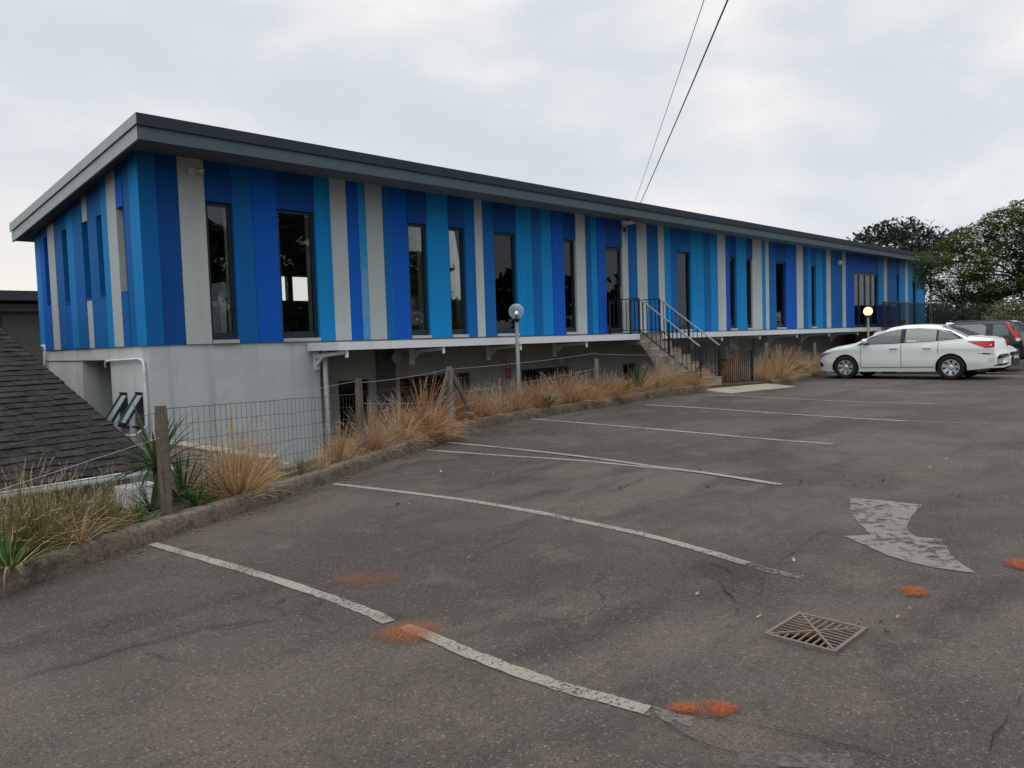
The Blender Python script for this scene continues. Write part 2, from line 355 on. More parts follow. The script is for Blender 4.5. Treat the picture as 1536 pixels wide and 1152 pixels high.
# ------------------------------------------------------------------ mesh builder and tagging
def wloc(o):
    v = Vector((0, 0, 0))
    while o: v += o.location; o = o.parent
    return v
class MB:
    def __init__(s): s.v = []; s.f = []; s.mi = []; s.mats = []; s.uv = None
    def m(s, name):
        if name is None: return 0
        if name not in s.mats: s.mats.append(name)
        return s.mats.index(name)
    def face(s, pts, mat=None):
        i = len(s.v); s.v += [tuple(p) for p in pts]; s.f.append(tuple(range(i, i + len(pts)))); s.mi.append(s.m(mat))
    def box(s, x0, x1, y0, y1, z0, z1, mat=None):
        s.hexa([(x0, y0, z0), (x1, y0, z0), (x1, y1, z0), (x0, y1, z0), (x0, y0, z1), (x1, y0, z1), (x1, y1, z1), (x0, y1, z1)], mat)
    def hexa(s, p, mat=None):
        i = len(s.v); s.v += [tuple(q) for q in p]; k = s.m(mat)
        for q in ((0, 3, 2, 1), (4, 5, 6, 7), (0, 1, 5, 4), (1, 2, 6, 5), (2, 3, 7, 6), (3, 0, 4, 7)):
            s.f.append(tuple(i + a for a in q)); s.mi.append(k)
    def obox(s, c, ax, ay, az, mat=None):               # centre and three half-axis vectors
        c, ax, ay, az = map(Vector, (c, ax, ay, az))
        s.hexa([c + a * ax + b * ay + d * az for d in (-1, 1) for a, b in ((-1, -1), (1, -1), (1, 1), (-1, 1))], mat)
    def bar(s, a, b, w, h=None, mat=None):              # rectangular bar between two points
        a, b = Vector(a), Vector(b); d = (b - a); h = h or w
        u = d.normalized(); r = u.cross(Vector((0, 0, 1)))
        r = Vector((1, 0, 0)) if r.length < 1e-3 else r.normalized()
        t = r.cross(u)
        s.obox((a + b) / 2, d / 2, r * w / 2, t * h / 2, mat)
    def tube(s, pts, rad, n=6, mat=None, caps=True):
        pts = [Vector(p) for p in pts]; k = s.m(mat)
        if isinstance(rad, (int, float)): rad = [rad] * len(pts)
        base = len(s.v); up = Vector((0, 0, 1))
        for i, p in enumerate(pts):
            d = (pts[min(i + 1, len(pts) - 1)] - pts[max(i - 1, 0)]).normalized()
            if i == 0:
                r = d.cross(up); r = d.cross(Vector((1, 0, 0))) if r.length < .05 else r
                r.normalize()
            else:
                r = (r - d * r.dot(d)).normalized()
            t = d.cross(r)
            for j in range(n):
                a = 2 * math.pi * j / n
                s.v.append(tuple(p + (r * math.cos(a) + t * math.sin(a)) * rad[i]))
        for i in range(len(pts) - 1):
            for j in range(n):
                a = base + i * n + j; b = base + i * n + (j + 1) % n
                s.f.append((a, b, b + n, a + n)); s.mi.append(k)
        if caps and n > 2:
            s.f.append(tuple(base + j for j in reversed(range(n)))); s.mi.append(k)
            e = base + (len(pts) - 1) * n
            s.f.append(tuple(e + j for j in range(n))); s.mi.append(k)
    def lathe(s, prof, c, n=20, axis='z', mat=None):    # prof: (radius, height) list
        k = s.m(mat); base = len(s.v); c = Vector(c)
        for r, h in prof:
            for j in range(n):
                a = 2 * math.pi * j / n; p, q = r * math.cos(a), r * math.sin(a)
                d = {'z': (p, q, h), 'x': (h, p, q), 'y': (q, h, p)}[axis]
                s.v.append(tuple(c + Vector(d)))
        for i in range(len(prof) - 1):
            for j in range(n):
                a = base + i * n + j; b = base + i * n + (j + 1) % n
                s.f.append((a, b, b + n, a + n)); s.mi.append(k)
        s.f.append(tuple(base + j for j in reversed(range(n)))); s.mi.append(k)
        e = base + (len(prof) - 1) * n
        s.f.append(tuple(e + j for j in range(n))); s.mi.append(k)
    def sphere(s, c, r, mat=None, n=20, m=12, z=1.0):
        s.lathe([(max(1e-4, r * math.sin(math.pi * i / m)), -r * z * math.cos(math.pi * i / m)) for i in range(m + 1)], c, n, 'z', mat)
    def grid(s, rows, mat=None, flip=False):            # rows of equal-length point lists
        base = len(s.v); k = s.m(mat); n = len(rows[0])
        for r in rows: s.v += [tuple(p) for p in r]
        for i in range(len(rows) - 1):
            for j in range(n - 1):
                a = base + i * n + j
                q = (a, a + 1, a + n + 1, a + n)
                s.f.append(q[::-1] if flip else q); s.mi.append(k)
    def prism(s, poly, a, b, axis='x', mat=None):       # 2-D polygon extruded along an axis
        def P(p, t): return {'x': (t, p[0], p[1]), 'y': (p[0], t, p[1]), 'z': (p[0], p[1], t)}[axis]
        n = len(poly); i = len(s.v); k = s.m(mat)
        s.v += [P(p, a) for p in poly] + [P(p, b) for p in poly]
        s.f.append(tuple(range(i, i + n))); s.f.append(tuple(reversed(range(i + n, i + 2 * n)))); s.mi += [k, k]
        for j in range(n):
            q = (j + 1) % n
            s.f.append((i + j, i + n + j, i + n + q, i + q)); s.mi.append(k)
    def build(s, name, mat=None, parent=None, smooth=False, local=False, recalc=False, bevel=0):
        me = bpy.data.meshes.new(name)
        off = Vector((0, 0, 0)) if local or not parent else wloc(parent)
        me.from_pydata([tuple(Vector(p) - off) for p in s.v], [], s.f); 
        if mat and not s.mats: me.materials.append(MATS[mat])
        else:
            for q in s.mats: me.materials.append(MATS[q])
            me.polygons.foreach_set('material_index', s.mi)
        if s.uv:
            uv = me.uv_layers.new(name='uv')
            for l in me.loops: uv.data[l.index].uv = s.uv[l.vertex_index]
        if recalc:
            import bmesh
            bm = bmesh.new(); bm.from_mesh(me); bmesh.ops.recalc_face_normals(bm, faces=bm.faces); bm.to_mesh(me); bm.free()
        if smooth: me.polygons.foreach_set('use_smooth', [True] * len(me.polygons))
        me.update()
        o = bpy.data.objects.new(name, me); col.objects.link(o)
        if bevel:
            bv = o.modifiers.new('bevel', 'BEVEL'); bv.width = bevel; bv.segments = 2; bv.limit_method = 'ANGLE'
        if parent: o.parent = parent
        return o
def tag(o, label=None, cat=None, group=None, kind=None):
    for k, v in (('label', label), ('category', cat), ('group', group), ('kind', kind)):
        if v: o[k] = v
    return o
def thing(name, label, cat, loc=(0, 0, 0), group=None):
    o = bpy.data.objects.new(name, None); o.empty_display_size = .2; col.objects.link(o); o.location = loc
    return tag(o, label, cat, group)
def children(o): return [c for c in bpy.data.objects if c.parent == o]
def dup(o, parent=None, kids=None):
    c = o.copy(); col.objects.link(c); c.parent = parent
    for ch in children(o): dup(ch, c)
    return c
def part(name, mat, parent, *boxes, label=None, bevel=0):
    m = MB()
    for b in boxes: m.box(*b)
    o = m.build(name, mat, parent, bevel=bevel)
    if label: o['label'] = label
    return o
def struct(o): o['kind'] = 'structure'; return o

# ------------------------------------------------------------------ ground, road surface, kerb, markings
def frange(a, b, st):
    o = []; x = a
    while x < b - 1e-6: o.append(x); x += st
    return o
XS = frange(-30, -4, 2) + frange(-4, 12, .22) + frange(12, 33, .6) + frange(33, 70, 3) + [70]
mb = MB(); rows = []
for x in XS:
    ye = yk(x) + .04
    ys = frange(-30, -6, 3) + [-6 + (ye + 6) * i / 70 for i in range(71)]
    rows.append([(x, y, H(x, y)) for y in ys])
mb.grid(rows, flip=True)
struct(mb.build('asphalt_car_park', 'asphalt', smooth=True))
# planted bed behind the kerb, the bank below it, the lower yard and the land beyond: one sheet
mb = MB(); rows = []
XT = [-500, -200, -90] + frange(-40, -4, 3) + frange(-4, 34, .4) + frange(34, 70, 3) + [70, 110, 250, 600]
for x in XT:
    y0 = yk(x) + .05; z0 = H(x, y0)
    low = -1.3 + (z0 + 1.4) * ss(40.5, 44, x)
    prof = [(0, -.05), (.01, .12), (.35, .15), (.8, .13)]
    r = [(x, y0 + d, z0 + q + (.03 * mnoise.noise((x * 1.7, d * 3, 0)) if d > .1 else 0)) for d, q in prof]
    r += [(x, y0 + 1.35, z0 * .6 + low * .4), (x, y0 + 1.95, low), (x, y0 + 4, low)]
    r += [(x, y, low) for y in (22, 40, 70, 130, 300, 900)]
    rows.append(r)
mb.grid(rows, flip=True)
struct(mb.build('planted_bank', 'soil', smooth=False))
mb = MB(); mb.grid([[(x, y, -.06 + (.0 if y > -40 else -.4)) for y in (-900, -200, -60, -29.5)] for x in (-500, -100, -30, 0, 30, 70, 150, 600)], flip=True)
struct(mb.build('verge', 'soil'))

def kerb(pts, name):
    mb = MB(); rows = []; step = .07; q = []
    for (a, b), (c, d) in zip(pts, pts[1:]):
        n = max(1, int(math.hypot(c - a, d - b) / step)); q += [(a + (c - a) * i / n, b + (d - b) * i / n) for i in range(n)]
    q.append(pts[-1])
    s = 0
    for i, (x, y) in enumerate(q):
        a, b = q[max(0, i - 4)], q[min(len(q) - 1, i + 4)]
        t = Vector((b[0] - a[0], b[1] - a[1], 0)).normalized(); nn = Vector((-t.y, t.x, 0))
        if i: s += math.hypot(x - q[i - 1][0], y - q[i - 1][1])
        z = H(x, y)
        ch = (s % .95) < .075                          # joint between kerb stones
        j = lambda k, a: a * mnoise.noise((x * 5, y * 5, k * 3.7)) + a * .7 * mnoise.noise((x * 17, y * 17, k))
        hh = .165 + j(1, .008) - (.02 if ch else 0)
        ins = .014 if ch else 0
        sec = [(ins + j(2, .006), -.06), (.006 + ins + j(3, .007), hh * .55), (.016 + ins + j(4, .006), hh - .018), (.036 + j(5, .006), hh), (.15 + j(6, .008), hh - .004 + j(7, .006)), (.165, hh - .09)]
        rows.append([Vector((x, y, z)) + nn * d + Vector((0, 0, k)) for d, k in sec])
    mb.grid(rows)
    return struct(mb.build(name, 'kerb_concrete', smooth=True))
kerb([p for p in KERB if p[0] > -4], 'kerb')
kerb(KERB2, 'kerb')
# pale slab at the foot of the stairs
mb = MB(); mb.hexa([(15.3, 8.55, 0), (18.6, 8.62, 0), (18.6, 9.75, 0), (15.3, 9.75, 0), (15.3, 8.55, H(15.3, 8.55) + .012), (18.6, 8.62, H(18.6, 8.62) + .012), (18.6, 9.75, .34), (15.3, 9.75, .40)])
struct(mb.build('concrete_apron', 'pale_concrete', recalc=True))

def road_strip(pix, width, mat_, name, jit=.006, dz=.005, pts=None, tail=True):
    P = pts or [at(*p) for p in pix]
    q = []
    for i in range(len(P) - 1):                        # Catmull-Rom through the points
        p0, p1, p2, p3 = P[max(0, i - 1)], P[i], P[i + 1], P[min(len(P) - 1, i + 2)]
        n = max(2, int((p2 - p1).length / .05))
        for k in range(n):
            t = k / n
            q.append(.5 * ((2 * p1) + (p2 - p0) * t + (2 * p0 - 5 * p1 + 4 * p2 - p3) * t * t + (3 * p1 - p0 - 3 * p2 + p3) * t ** 3))
    q.append(P[-1])
    rows = []
    for i, p in enumerate(q):
        t = q[min(i + 1, len(q) - 1)] - q[max(0, i - 1)]; t.z = 0; t.normalize(); n = Vector((-t.y, t.x, 0))
        w = width / 2 * (.5 if i in (0, len(q) - 1) and not tail else 1)
        r = []
        for u in (-1, 0, 1):
            s = p + n * (u * (w + rnd.uniform(-jit, jit))); r.append((s.x, s.y, H(s.x, s.y) + dz))
        rows.append(r)
    mb = MB(); mb.grid(rows, flip=True)
    return struct(mb.build(name, mat_))
LW = .088
L1 = [(228, 816), (400, 866), (500, 899), (560, 922), (584, 934)]
road_strip(L1, LW, 'line_paint', 'parking_line')
road_strip([(606, 940), (650, 957), (700, 979), (760, 1002), (840, 1030), (900, 1047), (972, 1066)], LW, 'line_paint', 'parking_line')
road_strip([(972, 1066), (1010, 1078), (1040, 1084)], LW, 'line_paint_faded', 'parking_line')
road_strip([(498, 726), (600, 738), (700, 751), (790, 766), (850, 778), (960, 801), (1050, 825), (1120, 846)], LW, 'line_paint', 'parking_line')
road_strip([(1120, 846), (1160, 858), (1208, 867)], LW, 'line_paint_faded', 'parking_line')
road_strip([(640, 675.5), (760, 684), (880, 692), (1000, 704), (1080, 713)], .075, 'line_paint', 'parking_line')
road_strip([(670, 664.5), (780, 675), (900, 689), (1000, 703), (1090, 715), (1172, 728)], .085, 'line_paint', 'parking_line', dz=.009)
road_strip([(798, 628.5), (900, 637), (1040, 649), (1140, 658), (1248, 666.5)], .085, 'line_paint', 'parking_line')
road_strip([(968, 607.5), (1080, 614), (1240, 625), (1360, 632)], .085, 'line_paint', 'parking_line')
road_strip([(1360, 632), (1420, 634), (1480, 636)], .085, 'line_paint_faded', 'parking_line')
road_strip([(1058, 592.5), (1160, 597), (1290, 603), (1400, 606)], .08, 'line_paint', 'parking_line')
road_strip([(1192, 580.5), (1300, 586), (1420, 590)], .07, 'line_paint', 'parking_line')
road_strip([(1110, 1136), (1180, 1140), (1280, 1146)], .11, 'line_paint_ghost', 'parking_line')
# faded bent arrow
def sheet(pix, mat_, name, dz=.006, step=.05, jit=.006):
    P = [at(*p) for p in pix]; q = []
    for a, b in zip(P, P[1:] + P[:1]):
        n = max(1, int((b - a).length / step)); q += [a + (b - a) * (i / n) + Vector((rnd.uniform(-jit, jit), rnd.uniform(-jit, jit), 0)) for i in range(n)]
    mb = MB(); mb.face([(p.x, p.y, H(p.x, p.y) + dz) for p in q])
    o = mb.build(name, mat_)
    import bmesh
    bm = bmesh.new(); bm.from_mesh(o.data); bmesh.ops.triangulate(bm, faces=bm.faces)
    bmesh.ops.subdivide_edges(bm, edges=[e for e in bm.edges if e.calc_length() > .3], cuts=3, use_grid_fill=True)
    for v in bm.verts: v.co.z = H(v.co.x, v.co.y) + dz
    for f in bm.faces:
        if f.normal.z < 0: f.normal_flip()
    bm.to_mesh(o.data); bm.free()
    return struct(o)
sheet([(1275, 747), (1330, 752), (1383, 758), (1368, 775), (1361, 789), (1364, 800), (1374, 806), (1418, 810), (1420, 825), (1432, 840), (1448, 851), (1466, 861), (1438, 858), (1400, 852), (1360, 843), (1330, 834), (1300, 820), (1266, 805), (1306, 803), (1290, 787), (1278, 775), (1275, 762)], 'arrow_paint', 'road_arrow')
# stains and worn patches
def stain(px, py, rx, ry, mat_, name, dz=.012, rot=0):
    c = at(px, py); mb = MB(); mb.uv = []
    n, m = 20, 6
    for i in range(m + 1):
        for j in range(n):
            a = 2 * math.pi * j / n; u, v = math.cos(a) * i / m, math.sin(a) * i / m
            x = c.x + u * rx * math.cos(rot) - v * ry * math.sin(rot); y = c.y + u * rx * math.sin(rot) + v * ry * math.cos(rot)
            mb.v.append((x, y, H(x, y) + dz)); mb.uv.append((u, v))
    for i in range(m):
        for j in range(n):
            a, b = i * n + j, i * n + (j + 1) % n
            mb.f.append((a, a + n, b + n, b)); mb.mi.append(0)
    return struct(mb.build(name, mat_))
D = R_(-45)
stain(612, 951, .26, .24, 'orange_soil', 'orange_stain', .016, D)
stain(1026, 1066, .10, .075, 'orange_paint', 'orange_stain', .016, D)
stain(1081, 1065, .10, .115, 'orange_paint', 'orange_stain', .014, D)
stain(1052, 1066, .26, .15, 'orange_faint', 'orange_stain', .011, D)
stain(1371, 889, .14, .13, 'orange_paint', 'orange_stain', .014, D)
stain(1532, 848, .17, .19, 'orange_paint', 'orange_stain', .014, D)
stain(548, 872, .45, .32, 'orange_faint', 'orange_stain', .013, D)
stain(1120, 1118, .6, .38, 'pale_dust', 'dust_patch', .010, D)
stain(1250, 928, .75, .7, 'pale_dust', 'dust_patch', .008, D)
stain(1490, 772, .8, .5, 'pale_dust', 'dust_patch', .008, D)
for px, py, a, b in ((1090, 858, .6, .55), (585, 925, .2, .15)):
    stain(px, py, a, b, 'dark_oil', 'dark_stain', .007, D)
def crack(pix, w, name='asphalt_crack'):
    P = [at(*p) for p in pix]; q = []
    for a, b in zip(P, P[1:]):
        n = max(2, int((b - a).length / .035)); q += [a + (b - a) * (i / n) for i in range(n)]
    q.append(P[-1]); rows = []
    for i, p in enumerate(q):
        t = q[min(i + 1, len(q) - 1)] - q[max(0, i - 1)]; t.z = 0; t.normalize(); n = Vector((-t.y, t.x, 0))
        p = p + n * (.02 * mnoise.noise((p.x * 9, p.y * 9, 0)) + .008 * mnoise.noise((p.x * 40, p.y * 40, 1)))
        k = w * max(.12, .55 + mnoise.noise((p.x * 4, p.y * 4, 5))) * min(1, .15 + .2 * min(i, len(q) - 1 - i))
        rows.append([(p.x + n.x * u * k, p.y + n.y * u * k, H(p.x, p.y) + .0105) for u in (-.5, .5)])
    mb = MB(); mb.grid(rows, flip=True)
    return struct(mb.build(name, 'crack_dark'))
crack([(0, 1030), (60, 1010), (130, 993), (190, 972), (240, 962), (300, 945), (360, 936), (430, 925)], .012)
crack([(430, 925), (480, 905), (520, 897)], .007)
crack([(210, 975), (250, 990), (300, 999), (330, 990)], .006)
crack([(700, 845), (740, 822), (790, 800), (850, 790)], .008)
crack([(590, 845), (640, 825), (690, 808)], .008)
crack([(1075, 862), (1085, 885), (1110, 905)], .010)
crack([(1030, 845), (1060, 843), (1090, 856), (1120, 880)], .008)
crack([(1010, 1070), (1080, 1080), (1180, 1100), (1290, 1128), (1380, 1152)], .010)
crack([(960, 1060), (1000, 1090), (1060, 1120), (1120, 1140)], .006)
crack([(700, 972), (740, 976), (810, 985)], .006)
crack([(1150, 855), (1190, 830), (1230, 800), (1270, 790)], .008)
crack([(760, 730), (800, 712), (840, 705)], .008)
crack([(930, 735), (970, 715), (1000, 708)], .007)
crack([(1478, 1152), (1490, 1110), (1512, 1078), (1536, 1040)], .007)
for px in (270, 312, 355, 410, 470):                  # joints across the near paint line
    y = 816 + (px - 228) * .293
    crack([(px + 9, y - 9), (px, y), (px - 9, y + 9)], .007)
# broken edge of the hole beside the near line
crack([(560, 938), (575, 928), (600, 924), (622, 926)], .03)
crack([(566, 934), (590, 926), (606, 926)], .018)
crack([(962, 1057), (980, 1052), (1002, 1056)], .02)
crack([(955, 1066), (975, 1072), (1000, 1080)], .014)

# drain grate in its frame
c = [at(*p) for p in ((1152, 955), (1203, 929), (1294, 946), (1248, 980))]
gr = thing('drain_grate', 'square rusty iron drain grate with radiating bars set in the asphalt', 'drain grate', (sum(p.x for p in c) / 4, sum(p.y for p in c) / 4, H(4, 1.8)))
gx0, gx1, gy0, gy1 = 3.75, 4.13, 1.56, 1.90
gz = (H(gx0, gy0) + H(gx1, gy1) + H(gx0, gy1) + H(gx1, gy0)) / 4 + .010
part('pit', 'pit_shade', gr, (gx0, gx1, gy0, gy1, gz - .012, gz - .004))  # shallow black sheet: the shade of the drain's depth is painted on
part('frame', 'grate_frame', gr, (gx0 - .018, gx1 + .018, gy0 - .018, gy0, gz - .1, gz + .010), (gx0 - .018, gx1 + .018, gy1, gy1 + .018, gz - .1, gz + .010),
     (gx0 - .018, gx0, gy0, gy1, gz - .1, gz + .008), (gx1, gx1 + .018, gy0, gy1, gz - .1, gz + .008))
mb = MB(); cx_, cy_ = (gx0 + gx1) / 2, (gy0 + gy1) / 2
mb.bar((gx0, gy0, gz + .004), (gx1, gy1, gz + .004), .012, .012); mb.bar((gx0, gy1, gz + .003), (gx1, gy0, gz + .003), .012, .012)
for i in range(1, 10):
    u = i / 10; x = gx0 + (gx1 - gx0) * u; dlt = min(u, 1 - u)
    for sgn, ye in ((1, gy0), (-1, gy1)):
        mb.bar((x, ye, gz), (x, ye + sgn * dlt * (gy1 - gy0), gz + .002), .009, .006)
for i in range(1, 9):
    u = i / 9; y = gy0 + (gy1 - gy0) * u; dlt = min(u, 1 - u)
    for sgn, xe in ((1, gx0), (-1, gx1)):
        mb.bar((xe, y, gz - .001), (xe + sgn * dlt * (gx1 - gx0), y, gz + .001), .009, .006)
mb.build('bars', 'grate_iron', gr)

# ------------------------------------------------------------------ the blue striped building
CX, FY, ZB, ZT = 4.37, 12.0, 1.70, 4.56
B = thing('office_building', 'long low office building clad in blue and grey vertical stripes', 'building', (CX, FY, -1.3))
mat('panel_patchy', (.010, .225, .50), .7, .10, 1.1, .10, 70, .25, spec=.18, dirt=(.16, .30, .40), dirt_amt=.6, dirt_s=1.4)
PM = {'P': 'panel_patchy', 'L': 'panel_light', 'M': 'panel_mid', 'D': 'panel_deep', 'R': 'panel_royal', 'G': 'panel_grey', 'Q': 'panel_grey_green'}
PL = {'P': 'light blue cladding panel with patchy faded paint', 'L': 'light blue cladding panel', 'M': 'mid blue cladding panel', 'D': 'deep blue cladding panel', 'R': 'royal blue cladding panel', 'G': 'pale grey cladding panel', 'Q': 'greenish grey cladding panel'}
FX = [4.38, 4.63, 4.95, 5.36, 5.80, 6.14, 6.58, 7.29, 7.61, 7.95, 8.19, 8.35, 8.73, 8.92, 9.31, 9.78, 10.34, 10.77, 11.05, 11.28, 11.6, 12.28, 12.77, 13.08, 13.44, 13.85, 14.29, 14.64, 14.87, 15.11, 15.42, 16.12, 16.37, 16.75, 17.19, 17.71, 18.0, 18.28, 18.63, 19.32, 20.02, 20.37, 20.8, 21.26, 21.49, 21.88, 22.51, 22.91, 23.54, 23.79, 24.02, 24.51, 25.21, 26.02, 26.55, 26.88, 27.17, 27.59, 28.2, 28.47, 28.86, 29.92, 30.24, 31.09, 33.62, 34.22, 34.6, 35.72, 36.04, 36.76, 37.12, 37.75, 38.2, 39.4]
FC = 'M D G wD M R wD L G R P Q M R wD L wD M G M wD L M L R wD G M L R dD G M G M G L M wM L M L G R wD L wD G L G M wD R G M L wM L M G M G R fR L G M wD L G L wD L'.split()
assert len(FC) == len(FX) - 1
WT, WB = 3.93, 1.76
TH = .14
def jitter(): return rnd.choice((0, .004, .009, .014))
inner = MB()
for k, (c, x0, x1) in enumerate(zip(FC, FX, FX[1:])):
    jy = FY - jitter()
    if k == 0: x0 = CX
    if len(c) == 1:
        part('cladding_panel', PM[c], B, (x0, x1 - .006, jy, FY + TH, ZB, ZT), label=PL[c]); continue
    top = WT if c[0] == 'w' else 3.86
    bot = WB if c[0] == 'w' else 1.68
    part('cladding_panel', PM[c[1]], B, (x0, x1, jy, FY + TH, top, ZT), label=PL[c[1]])
    d0, d1 = FY + .055, FY + .115                      # frame depth
    fw = .055
    if c[0] == 'w':
        w = part('window', 'frame_dark', B, (x0, x0 + fw, d0, d1, bot, top), (x1 - fw, x1, d0, d1, bot, top), (x0 + fw, x1 - fw, d0 + .002, d1, top - fw, top), (x0 + fw, x1 - fw, d0 + .002, d1, bot, bot + .11))
        part('sill', 'sill', w, (x0 + .004, x1 - .004, FY - .035, FY + .06, ZB + .002, bot - .001))
        part('pane', 'window_glass', w, (x0 + fw, x1 - fw, FY + .083, FY + .090, bot + .11, top - fw))
    elif c[0] == 'd':
        w = part('door', 'frame_dark', B, (x0, x0 + .07, d0, d1, bot, top), (x1 - .07, x1, d0, d1, bot, top), (x0 + .07, x1 - .07, d0 + .002, d1, top - .08, top), (x0 + .07, x1 - .07, d0 + .002, d1, bot, bot + .16))
        part('pane', 'window_glass', w, (x0 + .07, x1 - .07, FY + .083, FY + .090, bot + .16, top - .08))
        part('handle', 'grey_rail', w, (x1 - .06, x1 - .035, FY + .01, FY + .05, bot + .9, bot + 1.2))
    else:
        n = 4; st = (x1 - x0) / n
        w = MB()
        w.box(x0, x1, d0, d1, top - .09, top); w.box(x0, x1, d0 + .002, d1, bot, bot + .14)
        for i in range(n + 1):
            xa = min(max(x0 + st * i - .05, x0), x1 - .1); w.box(xa, xa + .1, d0 + .004, d1, bot + .14, top - .09)
        w = w.build('glass_door', 'frame_dark', B)
        part('pane', 'window_glass', w, (x0, x1, FY + .083, FY + .090, bot + .14, top - .09))
    # white reveals of the thick wall behind the frame
    inner.box(x0 - .05, x0, FY + TH + .002, FY + .34, bot - .1, top + .05); inner.box(x1, x1 + .05, FY + TH + .002, FY + .34, bot - .1, top + .05)
inner.build('window_reveal', 'reveal_white', B)
# the short side
SX = CX
LY = [17.62, 17.26, 16.96, 16.70, 16.28, 15.83, 15.53, 15.15, 14.64, 14.36, 13.92, 13.64, 13.35, 12.94, 12.65, 12.38, 12.003]
LC = 'L R wRR G M wMR L M wGG M wMM L G wRM M L'.split()
def ztl(y): return 4.56 - .114 * (y - 12)              # the soffit falls towards the back
for c, y1, y0 in zip(LC, LY, LY[1:]):
    jx = SX - (.006 if y0 < 12.01 else jitter())
    def pan(cc, z0, z1, top=False):
        mb = MB()
        a, b = (ztl(y0), ztl(y1)) if top else (z1, z1)
        mb.hexa([(jx, y0, z0), (SX + TH, y0, z0), (SX + TH, y1, z0), (jx, y1, z0), (jx, y0, a), (SX + TH, y0, a), (SX + TH, y1, b), (jx, y1, b)])
        mb.build('cladding_panel', PM[cc], B)['label'] = PL[cc]
    if len(c) == 1: pan(c, ZB, ZT, True); continue
    pan(c[1], 3.85, ZT, True); pan(c[2], ZB, 2.55)
    w = part('window', 'frame_dark', B, (SX + .09, SX + .13, y0, y0 + .035, 2.55, 3.85), (SX + .09, SX + .13, y1 - .035, y1, 2.55, 3.85), (SX + .092, SX + .13, y0 + .035, y1 - .035, 3.81, 3.85), (SX + .092, SX + .13, y0 + .035, y1 - .035, 2.55, 2.59))
    part('pane', 'window_glass', w, (SX + .105, SX + .112, y0 + .035, y1 - .035, 2.59, 3.81))
    part('sill', 'panel_deep', w, (SX - .01, SX + .09, y0 + .004, y1 - .004, 2.52, 2.552))
BX1 = 39.4; BY1 = 17.62
# inner shell: floor, ceiling, back wall with a window band, partitions
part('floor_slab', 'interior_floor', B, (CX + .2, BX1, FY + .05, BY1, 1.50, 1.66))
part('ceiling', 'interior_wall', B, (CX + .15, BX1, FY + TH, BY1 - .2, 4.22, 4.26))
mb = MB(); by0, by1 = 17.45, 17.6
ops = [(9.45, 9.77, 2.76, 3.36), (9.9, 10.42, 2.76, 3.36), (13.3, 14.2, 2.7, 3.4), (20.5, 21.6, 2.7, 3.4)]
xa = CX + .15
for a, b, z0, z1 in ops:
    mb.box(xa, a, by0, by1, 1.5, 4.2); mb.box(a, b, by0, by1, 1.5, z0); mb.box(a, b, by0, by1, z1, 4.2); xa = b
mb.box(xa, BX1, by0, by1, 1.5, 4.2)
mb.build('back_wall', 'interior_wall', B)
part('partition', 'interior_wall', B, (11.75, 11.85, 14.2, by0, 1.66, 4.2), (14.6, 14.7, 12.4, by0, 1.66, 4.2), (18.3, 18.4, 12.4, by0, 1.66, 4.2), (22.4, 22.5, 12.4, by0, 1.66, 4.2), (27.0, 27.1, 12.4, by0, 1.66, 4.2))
part('end_wall', 'panel_light', B, (BX1, BX1 + .14, FY + .02, BY1, -1.3, 4.4))
# lower storey
mb = MB(); X7 = 7.27; wy = FY + .022
mb.box(CX + .02, X7, wy, wy + .25, -1.4, ZB - .002)
lo = mb.build('lower_wall', 'wall_grey', B)
mb = MB(); wx0 = CX + .022; wx1 = wx0 + .25
def lw(y0, y1, z0, z1): mb.box(wx0, wx1, y0, y1, z0, z1)
lw(12.272, 12.36, -1.4, 1.2); lw(12.72, 13.02, -1.4, 1.2); lw(13.40, 13.72, -1.4, 1.2)
lw(12.272, 13.72, 1.0, 1.49) if False else None
lw(12.36, 12.72, -1.4, .46); lw(13.02, 13.40, -1.4, .44); lw(12.36, 12.72, .99, 1.2); lw(13.02, 13.40, .97, 1.2)
lw(12.272, 13.72, 1.2, 1.49); lw(15.2, 17.62, -1.4, 1.49); lw(12.272, 17.62, 1.49, ZB - .002)
mb.build('lower_wall', 'wall_white', B)
part('passage_wall', 'wall_grey', B, (wx1, 6.4, 15.2, 15.3, -1.4, 1.6), (wx1, 6.4, 13.6, 13.69, -1.4, 1.6), (6.4, 6.5, 13.6, 15.3, -1.4, 1.6))
part('passage_ceiling', 'wall_grey', B, (wx0 + .25, 6.4, 13.69, 15.2, 1.5, 1.56))
part('drip_strip', 'wall_recess', B, (CX + .004, CX + .02, 15.2, 17.5, 1.485, 1.505))
for y0, y1, zt, zb in ((12.36, 12.72, .99, .46), (13.02, 13.40, .97, .44)):   # awning windows propped open
    w = part('vent_window', 'frame_dark', B, (wx0 + .12, wx0 + .16, y0, y1, zb, zt))
    mb = MB(); t0 = Vector((wx0 + .03, 0, zt - .03)); t1 = Vector((wx0 - .26, 0, zb + .06))
    for ya, yb, pw in ((y0 + .01, y0 + .05, 0), (y1 - .05, y1 - .01, 0)):
        mb.bar((t0.x, (ya + yb) / 2, t0.z), (t1.x, (ya + yb) / 2, t1.z), .04, .035)
    mb.bar((t0.x, y0 + .05, t0.z), (t0.x, y1 - .05, t0.z), .034, .04); mb.bar((t1.x, y0 + .05, t1.z), (t1.x, y1 - .05, t1.z), .034, .04)
    sash = mb.build('sash', 'frame_dark', w)
    mb = MB(); mb.obox((t0 + t1) / 2 + Vector((0, (y0 + y1) / 2, 0)), (t1 - t0) * .48, (0, (y1 - y0) / 2 - .04, 0), (.004, 0, .003)); mb.build('pane', 'vent_glass', w)
    part('sill', 'frame_dark', w, (wx0 - .05, wx0 + .1, y0 - .02, y1 + .02, zb - .03, zb - .002))
